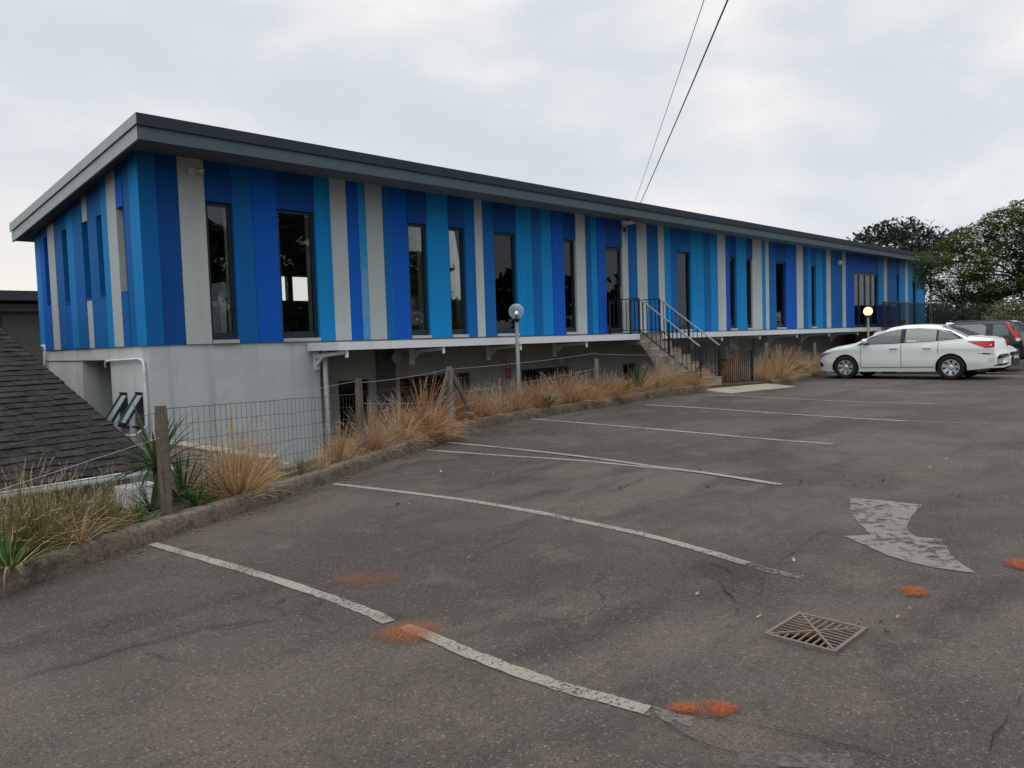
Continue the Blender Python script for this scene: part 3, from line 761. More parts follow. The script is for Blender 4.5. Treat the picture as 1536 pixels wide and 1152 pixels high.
RY = 12.7
mb = MB(); zt = ZB - .03
OPN = [(8.06, 8.76, -1.25, .94, 'door'), (9.50, 11.42, -.35, .93, 'win'), (13.05, 14.96, -.35, .92, 'win'), (16.98, 17.6, .2, .88, 'win'), (21.9, 22.9, -.3, .8, 'win')]
xa = X7 - .25
for a, b, z0, z1, kd in OPN:
    mb.box(xa, a, RY, RY + .2, -1.4, zt); mb.box(a, b, RY, RY + .2, z1, zt); mb.box(a, b, RY, RY + .2, -1.4, z0); xa = b
mb.box(xa, BX1, RY, RY + .2, -1.4, zt)
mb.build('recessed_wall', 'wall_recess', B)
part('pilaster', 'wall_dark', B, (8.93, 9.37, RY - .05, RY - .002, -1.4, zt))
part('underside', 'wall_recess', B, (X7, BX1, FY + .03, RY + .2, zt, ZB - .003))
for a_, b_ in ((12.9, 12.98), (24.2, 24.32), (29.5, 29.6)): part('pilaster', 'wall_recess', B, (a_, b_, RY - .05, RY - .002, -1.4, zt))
for a, b, z0, z1, kd in OPN:
    n = 1 if b - a < 1 else 3
    mb = MB(); mb.box(a, b, RY + .06, RY + .11, z1 - .05, z1); mb.box(a, b, RY + .06, RY + .11, z0, z0 + .05)
    for i in range(n + 1):
        xx = min(max(a + (b - a) * i / n - .025, a), b - .05); mb.box(xx, xx + .05, RY + .062, RY + .11, z0 + .05, z1 - .05)
    w = mb.build('basement_door' if kd == 'door' else 'basement_window', 'frame_dark', B)
    part('pane', 'lower_glass', w, (a, b, RY + .08, RY + .086, z0 + .05, z1 - .05))
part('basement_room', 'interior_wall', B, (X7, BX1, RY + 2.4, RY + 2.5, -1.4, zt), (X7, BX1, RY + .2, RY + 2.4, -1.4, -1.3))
# roof
RX0, RX1 = 4.09, 40.2
def fy(x): return 11.15 + .35 * (x - RX0) / 36.0
mb = MB()
def sl(x0, x1, ya, yb, z0a, z0b, t):                   # sloping slab from front edge to back edge
    mb.hexa([(x0, fy(x0) + ya, z0a), (x1, fy(x1) + ya, z0a), (x1, yb, z0b), (x0, yb, z0b), (x0, fy(x0) + ya, z0a + t), (x1, fy(x1) + ya, z0a + t), (x1, yb, z0b + t), (x0, yb, z0b + t)])
BK = 18.05
sl(RX0 - .015, RX1, -.03, BK, 4.70, 4.09, .16)
roof = mb.build('roof', 'roof_dark', B)
mb = MB(); sl(RX0, RX1, 0, fy(RX0) + .05, 4.51, 4.505, .185)
mb = MB(); mb.hexa([(RX0, fy(RX0), 4.51), (RX1, fy(RX1), 4.51), (RX1, fy(RX1) + .04, 4.51), (RX0, fy(RX0) + .04, 4.51), (RX0, fy(RX0), 4.698), (RX1, fy(RX1), 4.698), (RX1, fy(RX1) + .04, 4.698), (RX0, fy(RX0) + .04, 4.698)])
mb.build('fascia', 'fascia', roof)
mb = MB(); y0 = fy(RX0)                                # pale barge boards along the short side, in two steps
mb.hexa([(RX0 - .004, y0 + .002, 4.51), (RX0 + .03, y0 + .041, 4.51), (RX0 + .03, BK, 3.88), (RX0 - .004, BK, 3.88), (RX0 - .004, y0 + .002, 4.70), (RX0 + .03, y0 + .041, 4.70), (RX0 + .03, BK, 4.07), (RX0 - .004, BK, 4.07)])
mb.build('bargeboard', 'fascia_pale', roof)
mb = MB()
mb.hexa([(RX0 - .03, y0 - .034, 4.705), (RX0 - .017, y0 - .034, 4.705), (RX0 - .017, BK + .01, 4.075), (RX0 - .03, BK + .01, 4.075), (RX0 - .03, y0 - .034, 4.835), (RX0 - .017, y0 - .034, 4.835), (RX0 - .017, BK + .01, 4.24), (RX0 - .03, BK + .01, 4.24)])
mb.build('verge_flashing', 'fascia_pale', roof)
mb = MB(); mb.grid([[(RX0 + .03, fy(RX0) + .04, 4.53), (RX0 + .03, 12.1, 4.56), (RX0 + .03, BK, 3.90)], [(RX1, fy(RX1) + .04, 4.53), (RX1, 12.1, 4.56), (RX1, BK, 3.90)]])
mb.build('soffit', 'soffit', roof)
# canopies
def canopy(x0, x1, br, nm):
    cz = 1.53
    mb = MB(); mb.box(x0, x1, 11.0, 11.03, cz, cz + .135); mb.box(x0, x0 + .03, 11.03, FY - .002, cz + .003, cz + .137); mb.box(x0 + .03, x1, 11.03, FY - .03, cz + .07, cz + .128)
    mb.box(x1 - .03, x1, 11.03, FY - .04, cz + .002, cz + .13)
    o = mb.build('canopy', 'canopy_white', B)
    for x in br:
        m = MB(); m.bar((x, 11.05, cz - .035), (x, FY + .0, cz - .10), .05, .06); m.bar((x, 11.06, cz - .06), (x, 11.03, cz - .06), .05, .13)
        m.bar((x, 11.75, cz - .085), (x, FY + .02, cz - .26), .045, .05); m.box(x - .05, x + .05, FY - .02, FY + .02, cz - .33, cz - .03)
        m.build('bracket', 'canopy_white', o)
    return o
canopy(7.03, 15.40, (7.2, 9.29, 11.33, 13.44), '')
canopy(16.38, 31.09, (19.3, 21.48, 23.95, 26.39, 28.88), '')
mb = MB(); mb.tube([(7.33, 11.93, 1.53), (7.33, 11.93, 1.3), (7.35, 11.95, -1.3)], .045, 10);
mb.build('downpipe', 'white_plastic', B, smooth=True)
mb = MB(); cpx = CX - .02                               # conduit looping over the short side
mb.tube([(cpx, 13.83, 1.36), (cpx, 13.84, 1.44), (cpx, 13.78, 1.475), (cpx, 13.0, 1.49), (cpx, 12.3, 1.5), (cpx, 12.16, 1.47), (cpx, 12.13, 1.38), (cpx, 12.12, .9), (cpx, 12.12, .5), (cpx - .15, 12.2, .36), (cpx - .25, 13.2, .30)], .020, 8)
mb.build('conduit', 'white_plastic', B, smooth=True)
mb = MB(); mb.tube([(cpx, 17.5, 1.79), (cpx, 17.3, 1.79), (cpx, 17.28, 1.72), (cpx, 17.28, 1.3)], .022, 8); mb.build('overflow_pipe', 'white_plastic', B, smooth=True)

# things fixed to the building
p = on_y(289, 257, FY - .05)
cm = thing('security_camera', 'small white security camera fixed high on the first grey panel near the corner', 'camera', p)
mb = MB(); mb.box(p.x - .07, p.x + .03, FY - .075, FY - .012, p.z - .06, p.z + .05); mb.build('junction_box', 'camera_white', cm, bevel=.008)
mb = MB(); mb.tube([(p.x + .03, FY - .07, p.z), (p.x + .09, FY - .10, p.z + .01)], .014, 8); mb.tube([(p.x + .08, FY - .09, p.z + .012), (p.x + .135, FY - .17, p.z - .01)], [.034, .036], 12); mb.build('camera_body', 'camera_white', cm, smooth=True)
mb = MB(); mb.tube([(p.x + .136, FY - .172, p.z - .011), (p.x + .142, FY - .18, p.z - .013)], .029, 12); mb.build('lens', 'black_metal', cm)
p = on_y(940, 325, 11.75)
fl = thing('floodlight', 'small floodlight under the eaves beside the stairs', 'light', p)
part('housing', 'camera_white', fl, (p.x - .14, p.x + .14, 11.6, 11.82, 4.42, 4.47)); part('arm', 'black_metal', fl, (p.x - .02, p.x + .02, 11.7, 11.74, 4.47, 4.56))
p = on_y(938, 345, FY - .05)
sr = thing('alarm_sensor', 'little dark sensor with dangling wire on the grey panel beside the door', 'sensor', p)
mb = MB(); mb.box(p.x - .03, p.x + .03, FY - .07, FY - .012, p.z - .05, p.z + .07); mb.build('sensor_body', 'frame_dark', sr)
mb = MB(); mb.tube([(p.x, FY - .04, p.z - .05), (p.x + .05, FY - .04, p.z - .16), (p.x + .02, FY - .03, p.z - .24)], .008, 5); mb.build('wire_tail', 'black_metal', sr)
p = on_y(1258, 394, FY - .05)
sr = thing('wall_light', 'small round wall light on the blue panels left of the glass doors', 'light', p)
mb = MB(); mb.sphere((p.x, FY - .09, p.z), .09, n=12, m=8); mb.build('light_shade', 'camera_white', sr, smooth=True); part('back_plate', 'camera_white', sr, (p.x - .05, p.x + .05, FY - .04, FY - .012, p.z - .05, p.z + .05))
for px, py, lb in ((592, 536, 'round grey loudspeaker on the shaded wall above the wide basement window'), (841, 541, 'round grey loudspeaker on the shaded wall right of the unlit globe lamp')):
    p = on_y(px, py, RY - .12)
    sp = thing('wall_speaker', lb, 'loudspeaker', p, 'round loudspeakers on the shaded wall')
    mb = MB(); mb.lathe([(.12, -.09), (.125, -.075), (.11, -.07), (.06, -.02), (.03, .0)], p, 20, 'y'); mb.build('horn', 'wall_grey', sp, smooth=True)
    mb = MB(); mb.lathe([(.05, .0), (.05, .118)], p, 12, 'y'); mb.build('mount', 'wall_grey', sp); mb = MB(); mb.lathe([(.02, -.08), (.035, -.04)], p, 12, 'y'); mb.build('driver', 'sill', sp)
# red fire signs, one plate of two pictograms
p = on_y(762.5, 556, RY - .012)
sg = thing('fire_sign', 'red fire equipment sign with two pictograms on the shaded wall beside the globe lamp', 'sign', p)
w_ = .085
part('plate', 'sign_red', sg, (p.x - w_, p.x + w_, RY - .012, RY - .004, p.z - .175, p.z + .175))
mb = MB(); yy = RY - .0135
def pic(x0, x1, z0, z1): mb.box(p.x + x0, p.x + x1, yy, yy + .0012, p.z + z0, p.z + z1)
pic(-.075, .075, -.003, .003); pic(-.022, .022, -.14, -.06); pic(-.008, .008, -.06, -.04); pic(-.05, -.022, -.052, -.044)
pic(-.05, -.012, .04, .12); pic(.012, .022, .035, .13); pic(.022, .05, .10, .13); pic(.04, .05, .05, .10)
mb.build('pictogram', 'sign_white', sg)

# ------------------------------------------------------------------ rooms seen through the glass
cp = thing('photocopier', 'white photocopier standing inside the first front window', 'copier', (5.85, 12.6, 1.66))
part('cabinet', 'copier_white', cp, (5.70, 6.12, 12.40, 12.95, 1.66, 2.55), bevel=.02); part('front_panel', 'copier_blue', cp, (5.47, 5.70, 12.44, 12.95, 1.68, 2.35), bevel=.02)
part('scanner_lid', 'copier_white', cp, (5.78, 6.10, 12.45, 12.9, 2.555, 2.72), bevel=.02); part('paper_tray', 'copier_white', cp, (5.42, 5.66, 12.40, 12.8, 2.36, 2.385)); part('slot', 'black_metal', cp, (5.80, 5.84, 12.395, 12.40, 1.75, 2.45))
oc = thing('office_chair', 'black round backed office chair inside the second front window', 'chair', (7.5, 13.2, 1.66))
mb = MB(); mb.sphere((7.5, 13.15, 2.02), .16, n=14, m=10, z=1.0); mb.build('backrest', 'car_black', oc, smooth=True)
mb = MB(); mb.lathe([(.03, 0), (.03, .22)], (7.5, 13.2, 1.66), 8); mb.build('stem', 'black_metal', oc); part('seat', 'car_black', oc, (7.3, 7.7, 13.0, 13.4, 1.85, 1.9), bevel=.02)
dk = thing('desk', 'dark desk behind the second front window', 'desk', (8.4, 15.2, 1.66))
part('top', 'far_door', dk, (7.6, 9.6, 14.9, 15.6, 2.38, 2.42)); part('leg', 'black_metal', dk, (7.65, 7.7, 14.95, 15.5, 1.66, 2.38)); part('leg', 'black_metal', dk, (9.5, 9.55, 14.95, 15.5, 1.66, 2.38))
def tub_chair(x, y, m, lb):
    t = thing('armchair', lb, 'chair', (x, y, 1.66))
    mb = MB(); mb.prism([(y - .05, 2.05), (y + .1, 2.0), (y + .18, 2.55), (y + .10, 2.60), (y + .02, 2.54)], x - .26, x + .26, 'x'); mb.build('backrest', m, t, recalc=True, bevel=.03)
    mb = MB(); mb.box(x - .27, x + .27, y - .5, y + .08, 1.95, 2.06); mb.build('seat', m, t, bevel=.03)
    for a in (-.22, .22):
        for b in (-.44, .1): mb = MB(); mb.tube([(x + a, y + b, 1.95), (x + a * 1.1, y + b * 1.1, 1.66)], [.022, .015], 6); mb.build('leg', 'chair_rust', t)
tub_chair(10.02, 12.72, 'chair_cream', 'cream high backed armchair inside the third front window')
tub_chair(10.98, 12.72, 'chair_rust', 'rust coloured armchair inside the fourth front window')
sf = thing('sofa', 'bright red sofa inside the window behind the unlit globe lamp', 'sofa', (12.4, 12.8, 1.66))
part('base', 'sofa_red', sf, (11.9, 13.2, 12.60, 13.3, 1.7, 2.0), bevel=.04); part('backrest', 'sofa_red', sf, (11.9, 13.2, 12.38, 12.59, 1.7, 2.20), bevel=.04); part('armrest', 'sofa_red', sf, (13.21, 13.4, 12.38, 13.3, 1.7, 2.15), bevel=.04)

# ------------------------------------------------------------------ staircase with railings
ST = thing('staircase', 'weathered concrete staircase rising from the car park to the glazed door', 'staircase', (16.1, 9.25, .23))
sx0, sx1 = 15.42, 16.36; nst = 7; z0s = .42; rise = (1.66 - z0s) / nst; run = .27; ys = 11.0
poly = [(FY - .01, 1.66), (ys, 1.66)]
for i in range(nst - 1):
    poly += [(ys - run * i, 1.66 - rise * (i + 1)), (ys - run * (i + 1), 1.66 - rise * (i + 1))]
yb = ys - run * (nst - 1)
poly += [(yb, .0), (yb + .45, .0), (ys + .0, 1.40), (FY - .01, 1.42)]
mb = MB(); mb.prism(poly, sx0, sx1, 'x'); mb.build('steps', 'stair_concrete', ST, recalc=True, bevel=.012)
mb = MB()
for i in range(nst):                                   # pale worn nosings
    mb.box(sx0 + .01, sx1 - .01, ys - run * i - .012, ys - run * i + .06, 1.66 - rise * i + .002, 1.66 - rise * i + .012)
mb.build('nosings', 'pale_concrete', ST)
def stair_z(y): return 1.66 - max(0, (ys - y)) / run * rise
def railing(x, extra):
    mb = MB(); top = .86
    path = [(FY - .06, 1.66), (ys + .05, 1.66), (yb + .02, z0s + rise * .3)] + ([(8.86, .30)] if extra else [])
    rail = MB()
    for (ya, za), (y2, z2) in zip(path, path[1:]):
        (mb if abs(za - z2) < .1 else rail).bar((x, ya, za + top), (x, y2, z2 + top), .036, .022)
        mb.bar((x, ya, za + .10), (x, y2, z2 + .10), .03, .02)
        n = int(abs(y2 - ya) / .115)
        for i in range(1, n): 
            u = i / n; y, z = ya + (y2 - ya) * u, za + (z2 - za) * u
            mb.bar((x, y, z + .10), (x, y, z + top), .013)
    for y, z in path: mb.bar((x, y, z - .2), (x, y, z + top + .01), .038)
    ym = (path[1][0] + path[2][0]) / 2; mb.bar((x, ym, stair_z(ym) - .1), (x, ym, (path[1][1] + path[2][1]) / 2 + top), .045)
    o = mb.build('railing', 'black_metal', ST); rail.build('handrail', 'grey_rail', o)
railing(sx0 + .04, False); railing(sx1 - .04, False)
mb = MB(); ca, cb_ = Vector((16.4, 9.46, .36)), Vector((18.3, 9.63, .30))   # level rail along the kerb line beside the stairs
for d in (.10, .86): mb.bar(ca + Vector((0, 0, d)), cb_ + Vector((0, 0, d)), .03, .025)
for i in range(17): p = ca.lerp(cb_, i / 16); mb.bar(p - Vector((0, 0, .2 if i in (0, 16) else -.10)), p + Vector((0, 0, .88 if i in (0, 16) else .86)), .045 if i in (0, 16) else .013)
mb.build('railing', 'black_metal', ST)
mb = MB()                                              # bent black stay leaning under the left flight
a = on_z(945, 556, .45); mb.tube([(sx0 - .1, 9.9, .42), (sx0 + .0, 9.55, .72), (sx0 + .02, 9.3, .98)], .02, 6); mb.build('stay', 'black_metal', ST)

# ------------------------------------------------------------------ raised terrace at the far end
TR = thing('terrace', 'raised brick terrace with dark railings in front of the glass doors', 'terrace', (35.5, 11.2, -1.3))
part('base', 'terrace_brick', TR, (31.11, 40.0, 10.9, FY - .01, -1.4, 1.62))
part('paving', 'stair_concrete', TR, (31.13, 40.0, 10.88, FY - .012, 1.622, 1.655))
mb = MB(); x = 30.2
mb.bar((31.2, 10.95, 2.62), (39.9, 10.95, 2.62), .05, .04); mb.bar((31.2, 10.95, 1.75), (39.9, 10.95, 1.75), .03, .03)
for i in range(80): mb.bar((31.2 + i * .11, 10.95, 1.66), (31.2 + i * .11, 10.95, 2.62), .05 if i % 16 == 0 else .018)
mb.build('railing', 'black_metal', TR)
bn = thing('bin', 'dark blue bin on the terrace beside the glass doors', 'bin', (33.2, 11.5, 1.66))
mb = MB(); mb.hexa([(32.95, 11.3, 1.68), (33.45, 11.3, 1.68), (33.45, 11.75, 1.68), (32.95, 11.75, 1.68), (32.88, 11.25, 2.48), (33.52, 11.25, 2.48), (33.52, 11.8, 2.48), (32.88, 11.8, 2.48)]); mb.build('body', 'bin_blue', bn, bevel=.02)
mb = MB(); mb.hexa([(32.85, 11.22, 2.485), (33.55, 11.22, 2.485), (33.55, 11.83, 2.485), (32.85, 11.83, 2.485), (32.9, 11.3, 2.56), (33.5, 11.3, 2.56), (33.5, 11.8, 2.6), (32.9, 11.8, 2.6)]); mb.build('lid', 'bin_blue', bn, bevel=.015)
pt = thing('flower_pot', 'small pale flower pot on the terrace edge', 'pot', (34.2, 11.3, 1.66))
mb = MB(); mb.lathe([(.10, 0), (.15, .26), (.17, .27), (.17, .31), (.14, .31), (.13, .27)], (34.2, 11.3, 1.656), 14); mb.build('pot', 'pale_concrete', pt, smooth=True)
mb = MB(); mb.lathe([(.01, .0), (.12, .0)], (34.2, 11.3, 1.90), 14); mb.build('soil_fill', 'soil', pt)

# ------------------------------------------------------------------ globe lamps
def globe_lamp(x, y, zc, lit, lb, r=.15):
    z = -.1
    t = thing('globe_lamp', lb, 'lamp post', (x, y, z), 'globe lamp posts along the planted bed')
    mb = MB(); mb.tube([(x, y, z - .9), (x, y, zc - r * 1.25)], .038, 14); mb.build('pole', 'lamp_pole', t, smooth=True)
    mb = MB(); mb.tube([(x, y, zc - r * 1.3), (x, y, zc - r * .92)], [.05, .062], 14); mb.build('collar', 'black_metal', t)
    mb = MB(); mb.sphere((x, y, zc), r, n=28, m=18); mb.build('globe', 'lamp_lit' if lit else 'globe_clear', t, smooth=True)
    if not lit:
        mb = MB(); mb.tube([(x, y, zc - r * .95), (x, y, zc - .045)], .022, 8); mb.build('socket', 'black_metal', t)
        mb = MB(); mb.sphere((x, y, zc - .03), .036, n=12, m=8); mb.build('bulb', 'bulb_glint', t, smooth=True)
    return t
q = on_y(774.5, 467, 10.55); globe_lamp(q.x, q.y, q.z, False, 'unlit clear globe lamp on a grey post in the dry grass')
q = on_y(1302, 467, 10.55); globe_lamp(q.x, q.y, q.z, True, 'glowing warm globe lamp on a grey post behind the white sedan', .155)

# ------------------------------------------------------------------ fence of wooden posts and welded wire
FN = thing('wire_fence', 'old wooden post and wire mesh fence along the planted bed', 'fence', (6.0, 8.9, .1))
def bedz(x, y):
    return H(x, yk(x)) + .13
def post(px, ytop, off, r, m='old_wood', base=-.4, lean=0.):
    best = min((abs(proj((x / 50, yk(x / 50) + off, .5))[0] - px), x / 50) for x in range(60, 1700))[1]
    y = yk(best) + off; t = proj((best, y, .5))[2]
    zt = EYE + (on_y(px, ytop, y).z - EYE)
    mb = MB(); n = 8
    mb.tube([(best + lean * (1 - i / n), y, base + (zt - base) * i / n) for i in range(n + 1)], [r * (1 + .08 * mnoise.noise((px, i * .9, 0))) for i in range(n)] + [r * .88], 10)
    mb.build('post', m, FN, smooth=False)
    return Vector((best, y, zt))
P0 = Vector((.2, yk(.2) + .30, 1.0))
P1 = post(246, 608, .30, .054); P2 = post(541, 568, .28, .052); P3 = post(676, 550, .30, .055, 'grey_wood')
def brace(top, dx, dy, zb, r=.045):
    mb = MB(); mb.tube([top + Vector((0, 0, -.04)), top + Vector((dx * .5, dy * .5, (zb - top.z) * .5)), Vector((top.x + dx, top.y + dy, zb))], [r, r, r * 1.1], 8); mb.build('brace', 'old_wood', FN)
brace(P3, .55, -.10, .05); brace(P3, -.55, -.05, .0, .04)
P4 = post(896, 538, .55, .05, 'grey_wood'); 
P5 = post(1016, 530, .5, .05, 'grey_wood')
P6 = post(1150, 514, .55, .05, 'grey_wood'); brace(P6, .5, -.12, .1, .045); brace(P6, -.4, -.05, .1, .04)
P7 = post(1222, 514, .5, .05, 'grey_wood')
def mesh_span(a, b, top_a, top_b, bot=-.05, dv=.076, dh=.155, rv=.0016, sag=.0):
    mb = MB(); L = (b - a).length; n = int(L / dv)
    zt = lambda u: top_a + (top_b - top_a) * u - sag * 4 * u * (1 - u)
    for i in range(n + 1):
        u = i / n; p = a.lerp(b, u)
        w = .006 * mnoise.noise((i * .7, 3, 0))
        mb.tube([(p.x + w, p.y, bot), (p.x - w, p.y, (bot + zt(u)) / 2), (p.x, p.y, zt(u))], rv, 3, caps=False)
    m = int((max(top_a, top_b) - bot) / dh)
    for j in range(m + 1):
        q = []
        for i in range(13):
            u = i / 12; p = a.lerp(b, u); q.append((p.x, p.y + .002, max(bot, zt(u) - j * dh + .01 * mnoise.noise((u * 6, j, 2)))))
        mb.tube(q, rv * (1.5 if j == 0 else 1), 3, caps=False)
    mb.build('wire_mesh', 'wire', FN)
mesh_span(P0, P1, P1.z - .22, P1.z - .06, rv=.0019); mesh_span(P1, P2, P1.z - .03, P2.z - .20, rv=.0026); mesh_span(P2, P3, P2.z - .18, P3.z - .25, rv=.0014)
mesh_span(P3, P4, P3.z - .2, P4.z - .05, rv=.0014, dv=.1)
mesh_span(P6, P7, P6.z - .1, P7.z - .1, rv=.0014, dv=.1)
mb = MB()
def strand(a, b, za, zb, r=.0026, sag=.03):
    mb.tube([(a.x + (b.x - a.x) * u, a.y + (b.y - a.y) * u - .02, za + (zb - za) * u - sag * 4 * u * (1 - u)) for u in [i / 10 for i in range(11)]], r, 4)
strand(P2, P3, P2.z - .05, P3.z - .03); strand(P3, P4, P3.z - .04, P4.z + .12); strand(P4, P5, P4.z + .1, P5.z); strand(P2, P3, P2.z - .32, P3.z - .55)
strand(P0, P1, .55, P1.z - .28, .0022, .0); strand(P3, P4, P3.z - .45, P4.z - .2)
strand(P1, P2, P1.z - .02, P2.z - .02, .002)
mb.build('wire_strand', 'wire_pale', FN)

# ------------------------------------------------------------------ low pale wall from the building corner to the bank
lwl = thing('garden_wall', 'low pale plastered wall running from the building corner to the fence', 'wall', (4.35, 10, -1.3))
mb = MB(); mb.prism([(8.35, -1.35), (11.98, -1.35), (11.98, .28), (8.35, .31)], 4.28, 4.46, 'x'); mb.build('body', 'house_wall', lwl, recalc=True)
mb = MB(); mb.prism([(8.34, .312), (11.97, .282), (11.97, .305), (8.34, .335)], 4.265, 4.475, 'x'); mb.build('coping', 'pale_concrete', lwl, recalc=True)

# ------------------------------------------------------------------ tiled house below the car park, bottom left
HC = Vector((3.49, 9.43, .25)); he = Vector((.988, .153, 0)); hu = Vector((-.153, .988, 0)); pit = R_(22.8)
TH_ = thing('tiled_house', 'low house with a dark mossy tiled roof below the car park', 'house', (1.0, 11.0, -1.3))
slope = hu * math.cos(pit) + Vector((0, 0, math.sin(pit))); nrm = he.cross(slope).normalized(); nrm = nrm if nrm.z > 0 else -nrm
mb = MB()
cw, chh = .17, .165; ncol = 56; nrow = 47
for r in range(nrow):
    xo = -.5 * cw * (r % 2); 
    for k in range(ncol):
        a = -(k * cw) + xo * 1.0; b = a - cw + .006
        if k == 0: a = 0
        s0 = r * chh - .02 + rnd.uniform(-.012, .012); s1 = (r + 1) * chh + .02
        zt0 = .026 + rnd.uniform(-.008, .008); zt1 = .010
        p = [HC + he * b + slope * s0, HC + he * a + slope * s0, HC + he * a + slope * s1, HC + he * b + slope * s1]
        up = [p[0] + nrm * (zt0 + rnd.uniform(-.003, .003)), p[1] + nrm * zt0, p[2] + nrm * zt1, p[3] + nrm * zt1]
        mb.hexa([q - nrm * .01 for q in p] + up)
roof2 = mb.build('roof', 'roof_tile', TH_)
rid = HC + slope * (nrow * chh)
mb = MB(); W = he * -(ncol * cw)
bs = hu * math.cos(pit) - Vector((0, 0, math.sin(pit)))
mb.hexa([rid + W, rid, rid + bs * 7.6, rid + W + bs * 7.6] + [q + Vector((0, 0, .04)) for q in (rid + W, rid, rid + bs * 7.6, rid + W + bs * 7.6)]); mb.build('back_slope', 'roof_tile', TH_)
mb = MB()
e0 = HC + he * .12 - hu * .07 + Vector((0, 0, -.03)); e1 = e0 + he * -(ncol * cw)
prof = [(-.04, .03), (-.042, -.015), (-.03, -.04), (.0, -.046), (.03, -.04), (.035, .02)]
rows = [[q + hu * a + Vector((0, 0, b)) for a, b in prof] for q in (e0, e1)]
mb.grid(rows); rows2 = [[q + hu * (a * .8) + Vector((0, 0, b + .008)) for a, b in prof] for q in (e0, e1)]; mb.grid(rows2, flip=True)
mb.tube([e0 - hu * .042 + Vector((0, 0, .03)), e1 - hu * .042 + Vector((0, 0, .03))], .007, 6)
mb.build('gutter', 'white_plastic', TH_)
mb = MB(); i0 = HC - he * .25 + hu * .4; i1 = i0 + W
for a, b, z0, z1 in ((i0, i1, -1.4, .30), (i0, i0 + hu * 12, -1.4, .30)):
    n = (b - a).normalized().cross(Vector((0, 0, 1))) * .1
    mb.hexa([Vector((q.x, q.y, z)) for z in (z0, z1) for q in (a - n, b - n, b + n, a + n)])
mb.build('wall', 'house_wall', TH_)
mb = MB(); mb.prism([(0, 0), (0, 0.1)], 0, 1, 'x') if False else None
# rain hopper and thick white pipes under the gutter corner
hp = on_z(206, 741, .10)
RH = Vector((hp.x, hp.y, .10))
def hbox(u0, u1, v0, v1, z0, z1, m):
    m.hexa([RH + he * u + hu * v + Vector((0, 0, z)) for z in (z0, z1) for u, v in ((u0, v0), (u1, v0), (u1, v1), (u0, v1))])
mb = MB(); s_ = .17
hbox(-s_, s_, -.13, -.12, -.10, .10, mb); hbox(-s_, s_, .12, .13, -.10, .10, mb); hbox(-s_, -s_ + .01, -.12, .12, -.10, .10, mb); hbox(s_ - .01, s_, -.12, .12, -.10, .10, mb); hbox(-s_, s_, -.13, .13, -.112, -.10, mb)
mb.build('rain_hopper', 'white_plastic', TH_)
mb = MB(); b0 = RH + he * .05
mb.tube([b0 + Vector((0, 0, -.1)), b0 + Vector((0, 0, -.25)), b0 + Vector((-.04, 0, -.31)), b0 + Vector((-.24, -.02, -.34)), b0 + Vector((-.30, -.03, -.38)), b0 + Vector((-.30, -.03, -1.3))], .055, 12); mb.build('downpipe', 'white_plastic', TH_, smooth=True)

# ------------------------------------------------------------------ flat roofed building behind, far left
FB = thing('flat_roof_building', 'low brown building with a dark flat roof beyond the short end', 'building', (0, 24, -1.3))
part('wall', 'brick_wall', FB, (-14, 12, 24, 30, -1.4, 3.0)); part('roof', 'far_roof', FB, (-14.5, 12.5, 23.3, 30.5, 3.05, 3.30))
part('plaster_band', 'house_wall', FB, (-14, 12, 23.98, 23.998, 2.15, 3.0))
d = part('door', 'far_door', FB, (5.05, 5.95, 23.93, 23.975, .2, 2.72)); part('door_frame', 'far_roof', d, (4.98, 5.05, 23.9, 23.98, .2, 2.8), (5.05, 6.0, 23.9, 23.98, 2.72, 2.8))

# ------------------------------------------------------------------ dry grass, plants
def bed_at(px, off):
    b = min((abs(proj((x / 40, yk(x / 40) + off, .4))[0] - px), x / 40) for x in range(-40, 1240))[1]
    return Vector((b, yk(b) + off, H(b, yk(b)) + .11)), proj((b, yk(b) + off, .4))[2]
def grass_mesh(seed, n, mat_, spread=.5, lean=.9, plume=.25, w=.006):
    """a fountain of blades: the inner ones upright, the outer ones arching over; unit height"""
    r = random.Random(seed); mb = MB(); kb, kp = mb.m(mat_), mb.m('plume')
    for i in range(n):
        a = r.uniform(0, 2 * math.pi); u0 = r.random() ** .75
        p = Vector((u0 * .17 * math.cos(a), u0 * .17 * math.sin(a), 0)); a += r.gauss(0, .35)
        el_ = R_(88 - 66 * u0 * lean + r.gauss(0, 7)); L = (1.08 - .28 * u0) * (r.uniform(.5, 1.06) if r.random() < .8 else r.uniform(.25, .6)); seg = 6
        d = Vector((math.cos(a) * math.cos(el_), math.sin(a) * math.cos(el_), math.sin(el_)))
        b2_ = a + r.gauss(0, 1.0); drop = Vector((math.cos(b2_) * .5, math.sin(b2_) * .5, -1)) * r.uniform(.3, 1.25) * (.3 + .8 * u0)
        side = d.cross(Vector((r.gauss(0, 1), r.gauss(0, 1), r.gauss(0, 1)))).normalized()
        base = len(mb.v); pl = r.random() < plume and u0 < .8
        for q in range(seg + 1):
            u = q / seg; ww = w * (1 - u * .8)
            for sg in (-1, 1): mb.v.append(tuple(p + side * sg * ww))
            d2 = (d + drop * u * u * .9).normalized(); p = p + d2 * L / seg
            if q < seg:
                b = base + 2 * q; mb.f.append((b, b + 1, b + 3, b + 2)); mb.mi.append(kb)
        if pl:                                         # feathery seed head
            tip = Vector(mb.v[base + 2 * seg])
            for q in range(10):
                u = q / 10; c = tip + d2 * (u - .75) * .20
                o = Vector((r.uniform(-1, 1), r.uniform(-1, 1), r.uniform(-.3, .5))) * .016 + d2 * .035
                e_ = d2.cross(o).normalized() * .0045; mb.face([c - e_, c + e_, c + o], 'plume')
    return mb.build('grass_clump', None, None)
GV = {}
